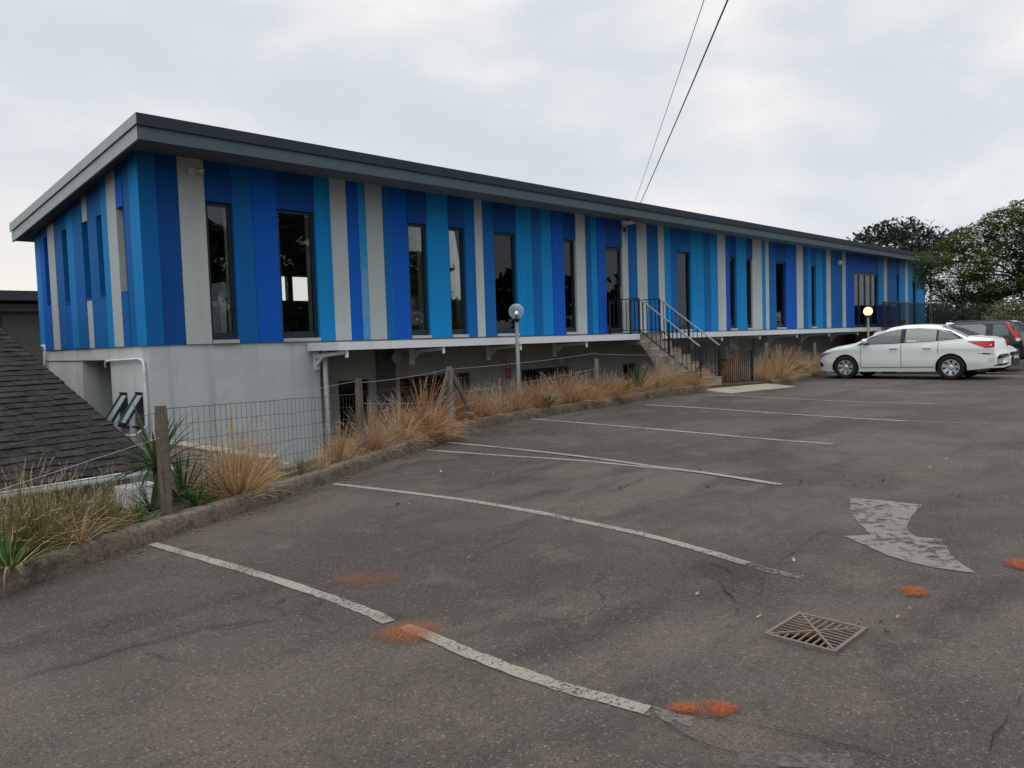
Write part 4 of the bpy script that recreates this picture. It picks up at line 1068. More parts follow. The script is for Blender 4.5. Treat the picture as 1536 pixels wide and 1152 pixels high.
for key, (m, n, sp, ln, pl, w) in {'dry': ('grass_dry', 900, .55, 1.0, .14, .0048), 'dry2': ('grass_dry', 700, .5, 1.2, .2, .0048), 'rust': ('grass_rust', 900, .55, 1.15, .12, .0048),
                                   'rust2': ('grass_rust', 700, .6, .9, .22, .0048), 'green': ('grass_green', 850, .6, .9, .2, .0045), 'green2': ('grass_green', 650, .5, 1.15, .4, .0045)}.items():
    o = grass_mesh(hash(key) % 1 + len(GV) + 11, n, m, sp, ln, pl, w); GV[key] = o.data; bpy.data.objects.remove(o)
ORD = ['first', 'second', 'third', 'fourth', 'fifth', 'sixth', 'seventh', 'eighth', 'ninth', 'tenth', 'eleventh', 'twelfth', 'thirteenth', 'fourteenth', 'fifteenth', 'sixteenth', 'seventeenth', 'eighteenth', 'nineteenth', 'twentieth', 'twenty-first', 'twenty-second', 'twenty-third', 'twenty-fourth', 'twenty-fifth', 'twenty-sixth', 'twenty-seventh', 'twenty-eighth', 'twenty-ninth', 'thirtieth']
def clump(key, px, off, hpx, fat, lb, grp='dry grass clumps along the kerb'):
    p, t = bed_at(px, off); hh = hpx * t / FPX * 1.0
    o = bpy.data.objects.new('grass_clump', GV[key]); col.objects.link(o); o.location = p - Vector((0, 0, .03))
    s = hh / .98; o.scale = (s * fat, s * fat, s); o.rotation_euler = (0, 0, rnd.uniform(0, 6.28))
    return tag(o, lb, 'grass clump', grp)
# stretch A: left of the first post
for i, (k, px, off, hp_, fat) in enumerate([('green', 8, .42, 118, .95), ('green', 62, .30, 122, .85), ('green2', 98, .50, 108, .9), ('green', 148, .26, 98, .75), ('green', 34, .65, 135, .8), ('green2', 172, .42, 92, .6)]):
    clump(k, px, off, hp_, fat, 'green and straw grass clump left of the thick fence post, %s from the left edge' % ORD[i], 'green tinged grass clumps left of the first post')
# stretch B: between the first post and the braced post
B_ = [('dry', 352, .28, 128, .85), ('dry', 385, .5, 80, .7), ('dry2', 478, .2, 40, .7), ('dry', 510, .3, 66, .9), ('dry', 558, .34, 78, .85), ('dry2', 598, .30, 80, .8), ('rust', 637, .26, 88, 1.0), ('dry2', 656, .06, 55, .95)]
for i, (k, px, off, hp_, fat) in enumerate(B_):
    clump(k, px, off, hp_, fat, 'dry straw grass clump between the thick post and the braced post, %s from the left' % ORD[i], 'dry grass clumps between the fence posts')
# stretch C: from the braced post to the stairs
C_ = [('rust', 690, .34, 70, .6), ('rust2', 700, .45, 55, 0.99), ('dry', 728, .30, 51, 1.10), ('dry2', 752, .5, 58, 0.99), ('rust', 775, .28, 39, 1.21), ('rust2', 797, .45, 53, 1.04), ('dry', 812, .3, 49, 1.10), ('rust2', 838, .45, 58, 0.99), ('dry', 856, .3, 51, 1.10), ('rust', 880, .25, 42, 1.26), ('rust2', 902, .45, 46, 1.04), ('rust', 922, .22, 37, 1.32), ('dry', 948, .4, 35, 1.21), ('dry2', 968, .28, 35, 1.21), ('dry', 985, .42, 44, 1.10), ('dry2', 1004, .28, 40, 1.10), ('rust2', 1020, .40, 42, 0.99), ('rust', 1040, .25, 35, 1.10), ('rust2', 1052, .35, 37, 0.88)]
for i, (k, px, off, hp_, fat) in enumerate(C_):
    clump(k, px, off, hp_, fat, 'rusty dry grass clump between the braced post and the stairs, %s from the left' % ORD[i], 'dry grass clumps between the braced post and the stairs')
D_ = [('rust', 1092, .55, 52, .45), ('rust', 1106, .6, 56, .45), ('dry', 1142, .35, 40, .9), ('dry', 1166, .3, 50, 1.1), ('green', 1186, .3, 42, 1.1), ('dry2', 1205, .4, 36, 1.1), ('dry', 1224, .3, 30, 1.2), ('rust2', 1178, .6, 52, .9)]
for i, (k, px, off, hp_, fat) in enumerate(D_):
    clump(k, px, off, hp_, fat, 'dry grass clump between the stairs and the white sedan, %s from the stairs' % ORD[i], 'dry grass clumps beyond the stairs')
# straw litter lying in the bed (nobody could count it)
mb = MB()
for i in range(2600):
    x = rnd.uniform(.2, 15.3) if i < 2100 else rnd.uniform(18.8, 24); y = yk(x) + rnd.uniform(.12, .8); z = H(x, yk(x)) + .15 + .02 * rnd.random()
    a = rnd.uniform(0, 6.28); l = rnd.uniform(.04, .16); d = Vector((math.cos(a), math.sin(a), rnd.uniform(-.1, .25))) * l; s = Vector((-math.sin(a), math.cos(a), 0)) * .004
    p = Vector((x, y, z)); mb.face([p - s, p + s, p + d + s * .4, p + d - s * .4])
tag(mb.build('straw_litter', 'straw_litter'), 'dry straw litter scattered on the soil of the planted bed', 'litter', kind='stuff')
mb = MB()
for i in range(700):
    x = rnd.uniform(1.0, 15.3) ; y = yk(x) - abs(rnd.gauss(0, .11)) - .015 - .05 * rnd.random()
    if mnoise.noise((x * 1.1, 0, 0)) < -.05: continue
    y = y; z = H(x, y) + .005
    a = rnd.uniform(0, 6.28); l = rnd.uniform(.008, .028); c_, s_ = math.cos(a) * l, math.sin(a) * l
    mb.face([(x - c_, y - s_, z), (x + s_ * .4, y - c_ * .4, z + .006), (x + c_, y + s_, z + .002), (x - s_ * .4, y + c_ * .4, z + .004)])
tag(mb.build('leaf_litter', 'straw_litter'), 'fine leaf and straw litter collected along the foot of the kerb', 'litter', kind='stuff')

def strap_plant(name, lb, cat, p, n, L, w, m, seed, lean=1.0, stem=0., group=None, droop=1.0):
    r = random.Random(seed)
    t = thing(name, lb, cat, p, group); mb = MB(); q0 = Vector(p) + Vector((0, 0, stem))
    for i in range(n):
        a = i * 2.4 + r.uniform(-.3, .3); e_ = r.uniform(.15, 1.0) * lean; ll = L * r.uniform(.7, 1.05); seg = 6
        d = Vector((math.cos(a) * e_, math.sin(a) * e_, 1.05 - e_ * .6)).normalized(); drop = Vector((math.cos(a) * .25, math.sin(a) * .25, -1.0)) * droop * e_
        s = Vector((-math.sin(a), math.cos(a), 0)); pp = q0.copy(); rows = []
        for k in range(seg + 1):
            u = k / seg; ww = w * (.55 + .6 * u if u < .35 else .76 * (1 - (u - .35) / .65) ** .7 + .02)
            nn = d.cross(s).normalized()
            rows.append([pp + s * ww + nn * ww * .35, pp - nn * ww * .1, pp - s * ww + nn * ww * .35])
            d = (d + drop * u * .33).normalized(); pp = pp + d * ll / seg
        mb.grid(rows)
    mb.build('leaves', m, t, smooth=False)
    if stem:
        mb = MB(); mb.tube([Vector(p) + Vector((0, 0, -.1)), Vector(p) + Vector((.01, 0, stem * .5)), q0], [.05, .045, .04], 8); mb.build('stem', 'bark', t)
    return t
q, _ = bed_at(6, .12); strap_plant('strap_leaf_plant', 'bright green strap leaved plant over the kerb at the left edge', 'plant', q, 16, .48, .024, 'strap_green', 1)
q, _ = bed_at(292, .30); strap_plant('strap_leaf_plant', 'low green strap leaved plant at the foot of the thick fence post', 'plant', q, 26, .34, .016, 'strap_green', 2)
q, _ = bed_at(272, .62); strap_plant('agapanthus', 'dark green arching agapanthus behind the thick fence post', 'plant', q, 40, .62, .018, 'aloe_green', 3)
q, _ = bed_at(225, .55); strap_plant('agapanthus', 'dark agapanthus left of the thick fence post beside the white hopper', 'plant', q, 26, .42, .016, 'aloe_green', 4)
q, _ = bed_at(236, .80); strap_plant('aloe', 'tall aloe with a spiky rosette rising behind the thick fence post', 'plant', q, 46, .72, .026, 'aloe_green', 5, stem=.36, lean=1.45, droop=1.0)
q, _ = bed_at(205, .25); strap_plant('strap_leaf_plant', 'small pale green weed beside the kerb under the white hopper', 'plant', q, 30, .26, .010, 'strap_green', 6)
q, _ = bed_at(822, .12); strap_plant('strap_leaf_plant', 'fresh green plant beside the kerb under the unlit globe lamp', 'plant', q, 34, .36, .028, 'strap_green', 7)
q, _ = bed_at(940, .14); strap_plant('strap_leaf_plant', 'green strap leaved plant beside the kerb left of the stairs', 'plant', q, 34, .36, .026, 'strap_green', 8)
q, _ = bed_at(955, .3); strap_plant('agapanthus', 'tall arching agapanthus behind the grass left of the stairs', 'plant', q, 26, .85, .022, 'aloe_green', 9)
q, _ = bed_at(985, .2); strap_plant('strap_leaf_plant', 'small green plant by the kerb nearest the foot of the stairs', 'plant', q, 26, .28, .02, 'strap_green', 10)
q, _ = bed_at(868, .16); strap_plant('strap_leaf_plant', 'little green weed by the kerb midway between the unlit lamp and the stairs', 'plant', q, 24, .26, .018, 'strap_green', 14)
q, _ = bed_at(450, .25); strap_plant('grass_tuft', 'small olive tuft by the kerb between the big straw clump and the second post', 'grass tuft', q, 46, .30, .006, 'grass_green', 15, droop=1.1)
q, _ = bed_at(672, 1.3); q.z -= .2; strap_plant('bush', 'round leafy green bush in front of the wide basement window', 'plant', Vector((10.1, 12.0, -.2)), 60, .9, .05, 'strap_green', 11, lean=1.1)
q, _ = bed_at(118, .06); q.z += .04; strap_plant('grass_tuft', 'pale arching grass tuft drooping over the kerb at the left', 'grass tuft', q, 40, .42, .006, 'grass_dry', 12, droop=1.3)
q, _ = bed_at(14, .03); strap_plant('grass_tuft', 'dry grass stems drooping over the kerb at the left edge', 'grass tuft', q, 14, .55, .006, 'grass_dry', 13, droop=1.8)
q, _ = bed_at(80, .24)
cb = thing('concrete_block', 'loose broken kerb block lying in the bed behind the kerb', 'concrete block', q)
mb = MB(); dv = Vector((.9, .42, .02)).normalized(); nv = Vector((-dv.y, dv.x, 0)); rows = []
for i in range(9):
    u = i / 8; c_ = q + dv * (.02 + .52 * u)
    rows.append([c_ + nv * a * (1 + .12 * mnoise.noise((i, a * 9, 1))) + Vector((0, 0, b + .012 * mnoise.noise((i * .8, b * 20, 0)))) for a, b in ((-.08, -.06), (-.08, .08), (-.06, .11), (.07, .11), (.09, .07), (.09, -.06))])
mb.grid(rows); mb.face(rows[0]); mb.face(rows[-1][::-1]); mb.build('block', 'kerb_concrete', cb, recalc=True)

# ------------------------------------------------------------------ leaves and stones on the asphalt
def leaf_mesh(seed, L=.045):
    r = random.Random(seed); mb = MB(); n = 7; rows = []
    for i in range(n + 1):
        u = i / n; w = L * .28 * math.sin(math.pi * (u ** .8)) + .0008; z = .014 * math.sin(u * 3 + seed) + .012
        c = r.uniform(-.002, .002)
        rows.append([((u - .5) * L, -w, z + .010 + c), ((u - .5) * L, 0, z), ((u - .5) * L, w, z + .006)])
    mb.grid(rows); return mb
LFM = []
for i, m in enumerate(('dry_leaf', 'pale_leaf', 'dark_leaf', 'dry_leaf')):
    o = leaf_mesh(i + 1).build('fallen_leaf', m); LFM.append(o.data); bpy.data.objects.remove(o)
LPX = [(1093, 940, 1), (597, 757, 2), (615, 758, 1), (703, 840, 0), (1045, 893, 1), (1190, 843, 1), (1330, 949, 2), (1322, 935, 1), (1460, 971, 0), (1061, 731, 2), (1008, 741, 0), (1200, 725, 0), (1265, 716, 1), (1240, 710, 1), (1395, 705, 0), (1050, 706, 2), (1440, 745, 1), (1085, 690, 0), (640, 714, 2), (662, 709, 1), (740, 712, 0), (763, 713, 1), (1138, 928, 1), (1330, 895, 1), (1346, 930, 0), (1365, 916, 0), (870, 650, 0), (1000, 633, 1), (1260, 650, 0), (1130, 680, 1), (1325, 722, 2), (930, 733, 2), (1107, 920, 0), (680, 938, 1), (690, 945, 0), (829, 652, 1), (826, 628, 2), (1340, 668, 0), (1420, 690, 1), (905, 622, 0), (1174, 612, 0), (1290, 940, 0), (1155, 938, 0)]
for px, py, k in LPX:
    c_ = at(px, py); o = bpy.data.objects.new('fallen_leaf', LFM[k]); col.objects.link(o)
    s = (.75 if py > 850 else 1.0) * rnd.uniform(.6, 1.1)
    o.location = (c_.x, c_.y, c_.z + .004); o.rotation_euler = (rnd.uniform(-.2, .2), rnd.uniform(-.2, .2), rnd.uniform(0, 6.28)); o.scale = (s, s, s)
    tag(o, 'small dry fallen leaf lying on the asphalt', 'fallen leaf', 'dry leaves scattered over the asphalt')

# ------------------------------------------------------------------ overhead cables
def cable(a_px, b_px, ta, tb, r, lb):
    a = ray(*a_px) * ta + Vector((0, 0, EYE)); b = ray(*b_px) * tb + Vector((0, 0, EYE))
    t = MB(); e_ = b + (b - a) * 1.4
    t.tube([a.lerp(e_, u / 16) - Vector((0, 0, .10 * 4 * (u / 16) * (1 - u / 16))) for u in range(17)], r, 6)
    return tag(t.build('overhead_cable', 'cable_black'), lb, 'cable', 'overhead cables')
cable((961, 304), (1086, -4), 18.0, 7.0, .0085, 'thicker black overhead cable running up from the roof edge')
cable((953, 300), (1052, -4), 18.4, 7.6, .0042, 'thin overhead cable left of the thicker one')

# ------------------------------------------------------------------ cars
mat('car_pane', (.085, .105, .105), .04, .05, 3, 0, 40, 0, spec=.7, kind='obj')
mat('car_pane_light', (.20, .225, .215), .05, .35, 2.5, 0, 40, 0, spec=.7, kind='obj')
def lin(pts, x):
    if x <= pts[0][0]: return pts[0][1]
    for (a, b), (c, d) in zip(pts, pts[1:]):
        if x <= c:
            return b + (d - b) * (x - a) / (c - a)
    return pts[-1][1]
class Car:
    def __init__(s, zt, zb, W, belt, roofz, tumble, wl, R, rr, paint):
        s.ztp, s.zbp, s.Wp, s.belt, s.roofz, s.tumble, s.wl, s.R, s.rr, s.paint = zt, zb, W, belt, roofz, tumble, wl, R, rr, paint
    def sm(s, p, l, k=.035): return (lin(p, l - k) + 2 * lin(p, l) + lin(p, l + k)) / 4
    def zt(s, l): return s.sm(s.ztp, l)
    def zb(s, l): return lin(s.zbp, l)
    def hw(s, l, z):
        w = s.sm(s.Wp, l, .04)
        if z < .5: w *= .93 + .07 * ss(.15, .5, z)
        w += .012 * math.exp(-((z - (s.belt - .17)) / .06) ** 2)         # shoulder crease
        if z > s.belt - .08: w *= 1 - s.tumble * (max(0, z - s.belt + .08) / (s.roofz - s.belt + .08)) ** 1.25
        return w
    def r(s, l): return min(.13, (s.zt(l) - s.zb(l)) * .35)
    def section(s, l):
        zt, zb, r = s.zt(l), s.zb(l), s.r(l); q = []
        for i in range(25):
            z = zb + (zt - r - zb) * i / 24; q.append((s.hw(l, z), z))
        ws = q[-1][0]
        for i in range(1, 8):
            t = math.pi / 2 * i / 7; q.append((ws * max(0, math.cos(t)) ** .42 if i < 7 else 0., zt - r + r * math.sin(t)))
        return q
    def topz(s, l, w):
        zt, r = s.zt(l), s.r(l); ws = s.hw(l, zt - r); c = min(1, abs(w) / ws) ** (1 / .42)
        return zt - r + r * math.sqrt(max(0, 1 - c * c))
    def body(s, root, l0, l1):
        L = []; x = l0
        while x < l1 - 1e-6:
            L.append(x); x += .012 if min(x - l0, l1 - x) < .16 else .035
        L.append(l1)
        mb = MB(); n = 32
        for l in L:
            q = s.section(l)
            mb.v += [(l, w, z) for w, z in q] + [(l, -w, z) for w, z in q[-2::-1]]
        N = 2 * n - 1
        keep, gone = set(), {}
        for i in range(len(L) - 1):
            for j in range(N - 1):
                f = (i * N + j, i * N + j + 1, (i + 1) * N + j + 1, (i + 1) * N + j)
                pv = [mb.v[a] for a in f]; mx_, mz_ = sum(q[0] for q in pv) / 4, sum(q[2] for q in pv) / 4
                hit = [c for c in s.wl if all(abs(q[1]) > .4 for q in pv) and math.hypot(mx_ - c, mz_ - s.rr) < s.R]
                if hit:
                    for a in f: gone[a] = hit[0]
                else:
                    keep.update(f); mb.f.append(f); mb.mi.append(0)
        for a in keep & set(gone):
            x, w, z = mb.v[a]; c = gone[a]; d = math.hypot(x - c, z - s.rr); k = s.R / d
            if z > s.zb(x) + .01: mb.v[a] = (c + (x - c) * k, w, s.rr + (z - s.rr) * k)
        mb.f.append(tuple(range(N))); mb.mi.append(0); e_ = (len(L) - 1) * N
        mb.f.append(tuple(e_ + j for j in reversed(range(N)))); mb.mi.append(0)
        o = mb.build('body', s.paint, root, smooth=True, local=True)
        m = MB()
        m.box(l0 + .45, l1 - .35, -.62, .62, .2, .42)
        for c in s.wl:
            for sg in (-1, 1):
                rows = []
                for i in range(25):
                    a = R_(-12 + 204 * i / 24); rows.append([(c + s.R * 1.004 * math.cos(a), sg * y, s.rr + s.R * 1.004 * math.sin(a)) for y in (.5, .7, s.hw(c, .5) - .012)])
                m.grid(rows)
                m.face([(c + s.R * 1.004 * math.cos(R_(-12 + 204 * i / 24)), sg * .5, s.rr + s.R * 1.004 * math.sin(R_(-12 + 204 * i / 24))) for i in range(25)])
        m.build('underbody', 'car_black', o, local=True)
        return o
    def side(s, name, parent, lower, upper, m, off, sides=(1, -1), nl=None, label=None):
        l0, l1 = lower[0][0], lower[-1][0]; res = []
        for sg in sides:
            n = nl or max(3, int(abs(l1 - l0) / .05)); rows = []
            for i in range(n + 1):
                l = l0 + (l1 - l0) * i / n; a, b = lin(lower, l), lin(upper, l)
                rows.append([(l, sg * (s.hw(l, a + (b - a) * j / 6) + off), a + (b - a) * j / 6) for j in range(7)])
            mb = MB(); mb.grid(rows, flip=(sg < 0)); o = mb.build(name, m, parent, smooth=True, local=True); res.append(o)
            if label: o['label'] = label
        return res
    def strip(s, parent, pts, w, m, off, sides=(1, -1), name='seam'):
        for sg in sides:
            mb = MB()
            for (a, b), (c, d) in zip(pts, pts[1:]):
                n = max(1, int(math.hypot(c - a, d - b) / .06)); dx, dz = c - a, d - b; k = math.hypot(dx, dz); ox, oz = -dz / k * w / 2, dx / k * w / 2
                rows = []
                for i in range(n + 1):
                    l, z = a + dx * i / n, b + dz * i / n
                    rows.append([(l + ox * u, sg * (s.hw(l + ox * u, z + oz * u) + off), z + oz * u) for u in (-1, 1)])
                mb.grid(rows)
            mb.build(name, m, parent, local=True)
    def top(s, name, parent, l0, l1, f0, f1, m, off=.006):
        rows = []
        for i in range(13):
            l = l0 + (l1 - l0) * i / 12; ws = s.hw(l, s.zt(l) - s.r(l)); f = f0 + (f1 - f0) * i / 12
            rows.append([(l, ws * f * u / 8, s.topz(l, ws * f * u / 8) + off) for u in range(-8, 9)])
        mb = MB(); mb.grid(rows, flip=l1 < l0); return mb.build(name, m, parent, smooth=True, local=True)
    def wheels(s, root, w, width, tr, spokes=7, rimr=.64):
        for c in s.wl:
            for sg in (1, -1):
                t = MB(); C_ = (c, sg * w, tr); k = width / 2
                t.lathe([(tr * .60, -k * .9), (tr * .93, -k), (tr, -k * .7), (tr, k * .7), (tr * .93, k), (tr * .66, k * .92), (tr * .60, k * .5)], C_, 32, 'y')
                ty = t.build('tyre', 'tyre', None, smooth=True, local=True)
                wh = MB(); yo = sg * (w + k * .80)
                wh.lathe([(tr * .02, -.03), (tr * rimr, -.03), (tr * rimr, .0)], (c, yo - sg * .035, tr), 28, 'y')
                wo_ = wh.build('wheel', 'car_black', root, local=True); ty.parent = wo_
                rm = MB()
                ri, ro = tr * (rimr - .05), tr * (rimr + .02)
                for i in range(36):
                    a, b = 2 * math.pi * i / 36, 2 * math.pi * (i + 1) / 36
                    rm.hexa([(c + q * math.cos(x), y, tr + q * math.sin(x)) for y in (yo - .02, yo + .005) for q, x in ((ri, a), (ro, a), (ro, b), (ri, b))])
                for i in range(spokes):
                    a = 2 * math.pi * i / spokes + .3
                    pts = []
                    for y in (yo - .025, yo + .008):
                        for q, dw in ((.05, -.032), (ri + .005, -.050), (ri + .005, .050), (.05, .032)):
                            pts.append((c + q * math.cos(a) - dw * math.sin(a), y - (.02 * sg if q < .1 else 0), tr + q * math.sin(a) + dw * math.cos(a)))
                    rm.hexa(pts)
                rm.lathe([(.065, -.02), (.065, .008), (.04, .02)], (c, yo - sg * .01, tr), 16, 'y') if sg > 0 else rm.lathe([(.065, .02), (.065, -.008), (.04, -.02)], (c, yo + .01, tr), 16, 'y')
                rm.build('rim', 'rim', wo_, local=True)
    def mirror(s, parent, l, z, paint):
        for sg in (1, -1):
            y = s.hw(l, z); mb = MB(); mb.sphere((0, 0, 0), 1, n=14, m=10)
            mb.v = [(l + a * .075 - (.03 if b * sg > 0 else 0) * 0, sg * (y + .11) + b * .095, z + .06 + c * .075) for a, b, c in mb.v]
            o = mb.build('mirror', paint, parent, smooth=True, local=True)
            mb = MB(); mb.bar((l, sg * (y - .02), z - .02), (l, sg * (y + .08), z + .02), .06, .05); mb.build('mirror_arm', 'car_black', o, local=True)

# white sedan, nose to the planted bed
S = Car(zt=[(-2.33, .62), (-2.29, .70), (-2.25, .95), (-2.215, 1.06), (-2.05, 1.095), (-1.72, 1.13), (-1.35, 1.315), (-1.0, 1.43), (-.55, 1.475), (-.1, 1.47), (.22, 1.42), (.65, 1.25), (1.15, 1.02), (1.3, .985), (1.7, .92), (2.0, .83), (2.16, .74), (2.25, .62), (2.30, .50)],
        zb=[(-2.33, .40), (-2.2, .31), (-1.7, .25), (-1.3, .22), (1.4, .20), (1.9, .20), (2.2, .24), (2.3, .30)],
        W=[(-2.33, .60), (-2.30, .68), (-2.22, .77), (-2.05, .845), (-1.85, .875), (-1.4, .895), (0, .895), (1.35, .895), (1.7, .87), (1.95, .80), (2.12, .70), (2.22, .58), (2.30, .40)],
        belt=.98, roofz=1.47, tumble=.27, wl=(-1.335, 1.36), R=.365, rr=.325, paint='car_white')
A = at(1425, 570); Bq = at(1270, 568)
sedan = thing('sedan', 'white four door sedan parked nose to the planted bed', 'car')
bd = S.body(sedan, -2.33, 2.30)
S.side('window_surround', bd, [(-1.62, 1.06), (-.9, 1.00), (0, .965), (1.02, .945)], [(-1.62, 1.075), (-1.3, 1.27), (-.95, 1.345), (-.5, 1.375), (0, 1.365), (.32, 1.30), (.7, 1.15), (1.02, .955)], 'car_black', .004)
d1 = S.side('door', sedan, [(-.12, .34), (.93, .33)], [(-.12, .955), (.93, .940)], 'car_white', .005)
d2 = S.side('door', sedan, [(-1.02, .50), (-.92, .36), (-.14, .34)], [(-1.02, .975), (-.14, .958)], 'car_white', .005)
for a, b, k in ((-.12, .93, 0), (-1.02, -.14, 1)): pass
S.strip(bd, [(.935, .32), (.935, .945)], .014, 'seam_dark', .006); S.strip(bd, [(-.13, .33), (-.13, .95)], .014, 'seam_dark', .007)
S.strip(bd, [(-.93, .33), (.935, .32)], .014, 'seam_dark', .006); S.strip(bd, [(-1.03, .72), (-1.05, .97)], .012, 'seam_dark', .006)
S.strip(bd, [(-1.62, 1.055), (-.9, .995), (0, .958), (1.04, .938)], .014, 'chrome', .009, name='belt_trim')
S.strip(bd, [(-2.26, .66), (-1.96, .685)], .012, 'seam_dark', .004)
wf = S.side('side_window', sedan, [(-.10, .985), (.88, .962)], [(-.10, 1.352), (.15, 1.318), (.45, 1.22), (.72, 1.095), (.88, .99)], 'car_pane', .008)
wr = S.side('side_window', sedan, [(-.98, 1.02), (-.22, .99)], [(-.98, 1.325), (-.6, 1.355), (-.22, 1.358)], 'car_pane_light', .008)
S.side('side_window', sedan, [(-1.50, 1.065), (-1.03, 1.025)], [(-1.50, 1.10), (-1.3, 1.22), (-1.03, 1.312)], 'car_pane', .008)
S.side('window_sticker', wr[0], [(-.50, 1.015), (-.26, 1.01)], [(-.50, 1.05), (-.26, 1.05)], 'sign_white', .011, sides=(1,))
S.top('windscreen', sedan, .32, 1.10, .88, .90, 'car_pane'); S.top('rear_window', sedan, -1.05, -1.70, .84, .90, 'car_pane')
S.side('headlight', sedan, [(1.80, .735), (2.0, .66), (2.19, .56)], [(1.80, .755), (2.0, .735), (2.19, .645)], 'headlamp', .008)
S.side('taillight', sedan, [(-2.285, .83), (-2.12, .815), (-1.72, .985)], [(-2.285, .985), (-2.1, 1.0), (-1.72, 1.00)], 'tail_red', .006)
S.side('reverse_lamp', sedan, [(-2.24, .875), (-2.19, .875)], [(-2.24, .935), (-2.19, .88)], 'lens_clear', .010)
S.side('fog_lamp_recess', bd, [(2.05, .34), (2.16, .34), (2.23, .36)], [(2.05, .42), (2.16, .47), (2.23, .44)], 'car_black', .006)
S.side('fog_lamp', sedan, [(-2.27, .47), (-2.18, .47)], [(-2.27, .57), (-2.18, .57)], 'lens_clear', .006)
S.strip(bd, [(-2.22, .665), (-2.06, .68)], .03, 'car_black', .008, name='reflector')
S.wheels(sedan, .79, .205, .325); S.mirror(sedan, .80, .985, 'car_white')
for a in (.05, -.78):
    for sg, o in ((1, (d1 if a > -.2 else d2)[0]), (-1, (d1 if a > -.2 else d2)[1])):
        y = S.hw(a, .84) + .022; mb = MB(); mb.bar((a - .09, sg * y, .845), (a + .11, sg * y, .85), .035, .022); mb.box(a - .08, a - .05, min(sg * (y - .03), sg * y), max(sg * (y - .03), sg * y), .835, .855); mb.build('handle', 'car_white', o, local=True)
mb = MB(); mb.bar((1.95, -.55, .5), (2.305, 0, .5), .02, .09) if False else mb.box(2.285, 2.31, -.36, .36, .36, .52); mb.build('grille', 'car_black', sedan, local=True)
mb = MB(); mb.tube([(-1.0, 0, 1.44), (-1.10, 0, 1.455), (-1.18, 0, 1.46)], [.05, .035, .006], 8); mb.build('aerial', 'car_white', sedan, local=True)
for l_ in (-2.262,):
    mb = MB(); mb.box(l_ - .004, l_, -.26, .26, .70, .81); mb.build('number_plate', 'sign_white', sedan, local=True)
sedan.location = (A.x + .875, (A.y + 1.335 + Bq.y - 1.36) / 2, (H(A.x, A.y) + H(Bq.x, Bq.y)) / 2)
sedan.rotation_euler = (0, 0, R_(90))

# white hatchback, nose this way, mostly hidden by the sedan
Hh = Car(zt=[(-2.0, .7), (-1.94, 1.0), (-1.7, 1.35), (-1.2, 1.44), (-.3, 1.46), (.1, 1.42), (.6, 1.2), (.98, 1.0), (1.2, .96), (1.6, .90), (1.85, .80), (1.97, .68), (2.03, .52)],
         zb=[(-2, .4), (-1.6, .25), (1.4, .2), (1.9, .22), (2.03, .28)],
         W=[(-2, .6), (-1.9, .78), (-1.5, .865), (1.3, .865), (1.6, .84), (1.85, .76), (1.97, .64), (2.03, .48)],
         belt=.96, roofz=1.46, tumble=.27, wl=(-1.22, 1.25), R=.35, rr=.31, paint='car_white')
hb = thing('hatchback', 'white hatchback with its nose this way, half hidden behind the sedan', 'car')
b2 = Hh.body(hb, -2.0, 2.03)
Hh.side('window_surround', b2, [(-1.5, 1.02), (.9, .94)], [(-1.5, 1.06), (-1.2, 1.30), (-.3, 1.36), (.1, 1.32), (.9, .95)], 'car_black', .004)
Hh.side('side_window', hb, [(-.1, .985), (.78, .965)], [(-.1, 1.33), (.1, 1.29), (.78, .99)], 'car_pane', .008); Hh.side('side_window', hb, [(-1.2, 1.03), (-.18, .99)], [(-1.2, 1.27), (-.18, 1.335)], 'car_pane', .008)
Hh.top('windscreen', hb, .22, .93, .88, .92, 'car_pane')
Hh.side('headlight', hb, [(1.5, .72), (1.8, .62), (1.97, .58)], [(1.5, .75), (1.8, .75), (1.97, .70)], 'headlamp', .006)
mb = MB(); mb.box(2.0, 2.045, -.46, .46, .55, .66); mb.build('grille', 'car_black', hb, local=True)
mb = MB(); mb.box(1.98, 2.05, -.40, .40, .27, .44); mb.build('lower_grille', 'car_black', hb, local=True)
Hh.side('fog_lamp_recess', b2, [(1.75, .33), (1.98, .33)], [(1.75, .36), (1.98, .52)], 'car_black', .006)
mb = MB(); mb.box(2.046, 2.052, -.26, .26, .46, .55); mb.build('number_plate', 'sign_white', hb, local=True)
Hh.wheels(hb, .76, .19, .31, 6); Hh.mirror(hb, .66, .97, 'car_white')
hb.location = (26.35, 7.62, H(26.3, 7)); hb.rotation_euler = (0, 0, R_(-90))

# dark estate with tall tail lights
V = Car(zt=[(-2.25, .75), (-2.22, 1.05), (-2.12, 1.32), (-1.95, 1.58), (-1.75, 1.655), (-1.0, 1.69), (-.3, 1.69), (.1, 1.64), (.55, 1.42), (1.0, 1.14), (1.15, 1.08), (1.7, 1.02), (2.0, .92), (2.15, .80), (2.25, .60)],
        zb=[(-2.25, .5), (-2.1, .36), (-1.6, .28), (1.4, .26), (2.0, .28), (2.25, .36)],
        W=[(-2.25, .66), (-2.18, .78), (-2.0, .86), (-1.5, .91), (1.3, .91), (1.7, .89), (2.0, .80), (2.15, .68), (2.25, .45)],
        belt=1.06, roofz=1.69, tumble=.22, wl=(-1.3, 1.32), R=.39, rr=.345, paint='car_dark')
mp_ = thing('estate_car', 'dark grey estate car with tall red tail lights parked beyond the white cars', 'car')
b3 = V.body(mp_, -2.25, 2.25)
